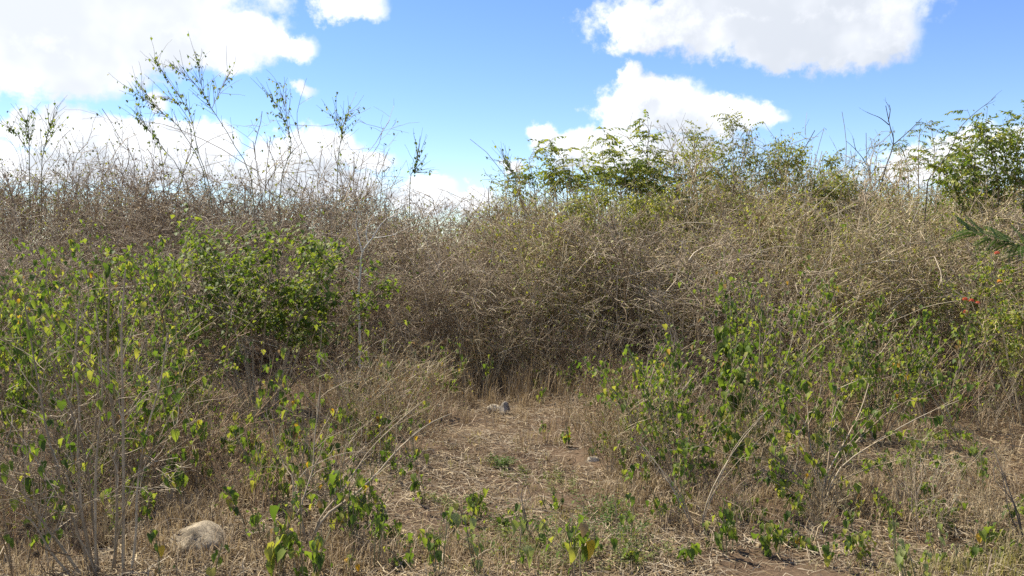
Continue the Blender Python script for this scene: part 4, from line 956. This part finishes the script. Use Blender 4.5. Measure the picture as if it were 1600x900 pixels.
def thin_sticks():
    rng = np.random.default_rng(151)
    for lab, bp, pix, r, mat in (('dark dry stalk leaning over the straw at the right edge', (1600, 850), [(1585, 790), (1565, 735), (1552, 700)], .005, 'bark_dark'),
                       ('dark dry forked stalk standing on the straw at the bottom middle', (826, 835), [(820, 800), (814, 775), (824, 745)], .004, 'bark_dark'),
                       ('pale sticks crossing low at the right, left of the red-flowered bush', (1500, 690), [(1480, 640), (1450, 580), (1420, 530)], .006, 'bark'),
                       ('thin brown stems fanning up right of the clearing', (1085, 830), [(1060, 780), (1030, 730), (1000, 690)], .0045, 'bark'),
                       ('thin brown stems leaning right beside the vine column', (1095, 825), [(1110, 770), (1150, 700), (1200, 640)], .0045, 'bark')):
        b = ground_at(*bp); Y = b[1]
        c = [(smooth_poly(np.vstack([b, line3([(x + rng.uniform(-1, 1) * 30 * k * (j > 0), y + rng.uniform(-10, 10) * (j > 0)) for k, (x, y) in zip((.3, .7, 1.2), pix)], Y, Y + .2)]), 9), r * (1 if j == 0 else .7)) for j in range(3)]
        stick_plant('dry_stalk', lab, 'stalk', b, c, mat, rng, 4, .2)
    # low feathery green weeds in the open straw
    lv, lq, lt = small_leaf(.2, .1, .22)
    for px, py, r, h, lab in ((782, 728, .10, .07, 'small dark green tuft in the middle of the straw'), (835, 745, .28, .08, 'low spread of fine green weed in front of the lone stone, left'), (880, 770, .30, .10, 'low spread of fine green weed below the lone stone'),
                              (945, 815, .14, .15, 'rounded bright green ferny tuft right of the bottom middle'), (850, 830, .30, .12, 'fine green weed beside the dark forked stalk'), (880, 870, .32, .14, 'fine green weed along the bottom middle edge'),
                              (960, 835, .2, .1, 'thin pale green weed right of the ferny tuft'), (800, 860, .25, .1, 'thin green weed among the pale drooping leaves'), (730, 850, .3, .12, 'thin pale green weed at the bottom edge, left of the middle'), (700, 790, .25, .07, 'thin pale green weed on the bare straw'), (830, 895, .3, .16, 'tall fine weed right at the bottom middle edge'), (930, 890, .3, .16, 'tall fine weed at the bottom edge right of the middle'), (1000, 870, .25, .1, 'thin weed at the bottom edge, right of the tall fine weed'), (560, 690, .25, .08, 'thin green weed under the leaning sticks'), (1330, 760, .25, .1, 'fine green weed under the spreading shrub')):
        b = ground_at(px, py); rr = np.random.default_rng(px); root = thing('low_weed', lab, 'weed', b)
        ns = 26; ph = rr.uniform(0, 6.28, ns); P = np.stack([r * np.cos(ph) * rr.uniform(0, 1, ns), r * .7 * np.sin(ph) * rr.uniform(0, 1, ns), 0 * ph], 1)
        s0 = grow(rr, P, np.stack([.6 * np.cos(ph), .6 * np.sin(ph), np.ones(ns)], 1), h * rr.uniform(.5, 1.3, ns), 4, .2, 0); mb = MB(); mb.tubes(s0, .0016, .0008, 3); part('stems', mb, MT['stem_green'], root, 'stuff')
        n = 600 if 'tuft' in lab else 420; idx = rr.integers(0, ns, n); q, _ = along(s0, idx, rr.uniform(.2, 1, n)); q = q + rr.normal(0, .012, (n, 3)); q[:, 2] = np.maximum(q[:, 2], .005); d, nn = hang(rr, n, -.2)
        mb = MB(); mb.stamp(lv, [], lt, frames(d, nn, rr.uniform(.012, .026, n)), q); part('foliage', mb, MT['leaf_feather' if 'dark' in lab or 'tuft' in lab else 'leaf_weed'], root, 'stuff')
thin_sticks()

# ---- dry undergrowth and small weeds scattered through the shrubs
def low_proto(seed, H=.8):
    rng = np.random.default_rng(seed); root = thing('dry_bush', 'x', 'bush'); ns = 11; ph = rng.uniform(0, 6.28, ns); ti = rng.uniform(.05, .6, ns)
    D = np.stack([np.sin(ti) * np.cos(ph), np.sin(ti) * np.sin(ph), np.cos(ti)], 1)
    s0 = grow(rng, np.stack([.06 * np.cos(ph), .06 * np.sin(ph), np.full(ns, -.02)], 1), D, H * rng.uniform(.6, 1.1, ns), 6, .09, 0)
    a, d, i, t = spawn(rng, s0, 5, .2, .98, .65); s1 = grow(rng, a, d, H * .36 * rng.uniform(.3, 1.1, len(a)), 4, .16, 0)
    a, d, i, t = spawn(rng, s1, 3, .2, .98, .7); s2 = grow(rng, a, d, H * .16 * rng.uniform(.3, 1.1, len(a)), 3, .2, 0)
    m = ('twig_tan', 'twig_grey', 'twig_red')[seed % 3]; rng = np.random.default_rng(seed + 900)
    mb = MB(); mb.tubes(s0, .0034, .0016, 4); part('stems', mb, MT[m], root, 'stuff')
    mb = MB(); mb.tubes(s1, .0021, .0012); mb.tubes(s2, .0015, .0009); part('twigs', mb, MT[m], root, 'stuff')
    lv, lq, lt = small_leaf(); n = 150; c = s2[rng.integers(0, len(s2), n), -1]; d, nn = hang(rng, n, .7)
    mb = MB(); mb.stamp(lv, [], lt, frames(d, nn, rng.uniform(.012, .03, n)), c); part('leaves', mb, MT['leaf_olive' if seed % 3 else 'dry_leaf'], root, 'stuff')
    return root
def clear_of_stones(px, py):              # nothing tall grows right in front of or on the stones
    return not any(abs(px - a) < w and -8 < py - b < h for a, b, w, h in ((780, 642, 34, 60), (927, 724, 30, 60), (303, 860, 62, 60)))
def undergrowth():
    rng = np.random.default_rng(171); protos = [low_proto(k) for k in range(6)]; used = set()
    Z = [('between the bare stems and the dense green shrub', 20, 330, 640, 780, 16, 1.0), ('under the weeds round the leaning sticks', 360, 600, 630, 820, 9, .65), ('at the left bottom corner', 0, 230, 800, 895, 12, .5),
         ('at the back rim of the clearing', 700, 960, 596, 612, 18, .95), ('at the left rim of the clearing', 540, 690, 610, 720, 18, .8), ('at the right rim of the clearing', 930, 1080, 610, 760, 18, .7), ('under the leafy shrubs right of the clearing', 1000, 1330, 630, 780, 14, .65), ('on the shaded soil below the spreading shrub', 1080, 1360, 790, 850, 8, .35),
         ('along the right-hand thicket foot', 1250, 1600, 625, 680, 18, .85), ('on the open straw at the right edge', 1400, 1610, 690, 860, 8, .45)]
    for where, x0, x1, y0, y1, n, h in Z:
        for k in range(n):
            qx, qy = rng.uniform(x0, x1), rng.uniform(y0, y1)
            if not clear_of_stones(qx, qy): continue
            b = ground_at(qx, qy); j = int(rng.integers(6)); sc = h / .8 * rng.uniform(.6, 1.15); lab = ('low tan', 'low grey', 'low russet')[j % 3] + ' dry twiggy bush ' + where
            if j not in used:
                used.add(j); r = protos[j]; r.location = Vector(b.tolist()); r.scale = (sc, sc, sc); r['label'] = lab; r['group'] = lab
            else: copy_tree(protos[j], lab, b, rng.uniform(0, 6.28), (sc, sc, sc), lab)
    for where, x0, x1, y0, y1, n, h in (('between the clearing and the vine column', 960, 1120, 650, 800, 11, .42), ('just below the vine column', 1120, 1250, 690, 800, 9, .42), ('behind the spreading shrub', 1250, 1400, 650, 740, 9, .42), ('right of the spreading shrub', 1400, 1560, 650, 790, 9, .42), ('on the soil below the spreading shrub', 1020, 1400, 800, 890, 16, .2), ('near the bottom right corner', 1400, 1590, 800, 890, 10, .2), ('scattered among the stems left of the boulder', 0, 260, 690, 860, 16, .55), ('scattered between boulder and leaning sticks', 330, 600, 680, 890, 24, .4), ('at the right rim of the bare straw', 930, 1080, 660, 880, 14, .3), ('at the left rim of the bare straw', 560, 680, 620, 860, 16, .32), ('at the back rim of the bare straw', 640, 1000, 612, 640, 12, .4), ('low on the straw along the bottom edge', 620, 980, 800, 895, 18, .15)):
        for k in range(n):
            qx, qy = rng.uniform(x0, x1), rng.uniform(y0, y1)
            if not clear_of_stones(qx, qy): continue
            b = ground_at(qx, qy)
            droopy('thin small-leaved green weed ' + where, b, h * rng.uniform(.5, 1.3), int(rng.integers(1, 4)), .35, int(rng.integers(8, 17)), .05, (rng.uniform(-.2, .2), 0), 'leaf', 4, 'stem_green', .003, .3, 'leafy_weed', 1.0, 'small weeds ' + where, int(rng.integers(1e6)), .34, filler=14, fill_size=.03, yellow=int(rng.uniform() < .12))
undergrowth()
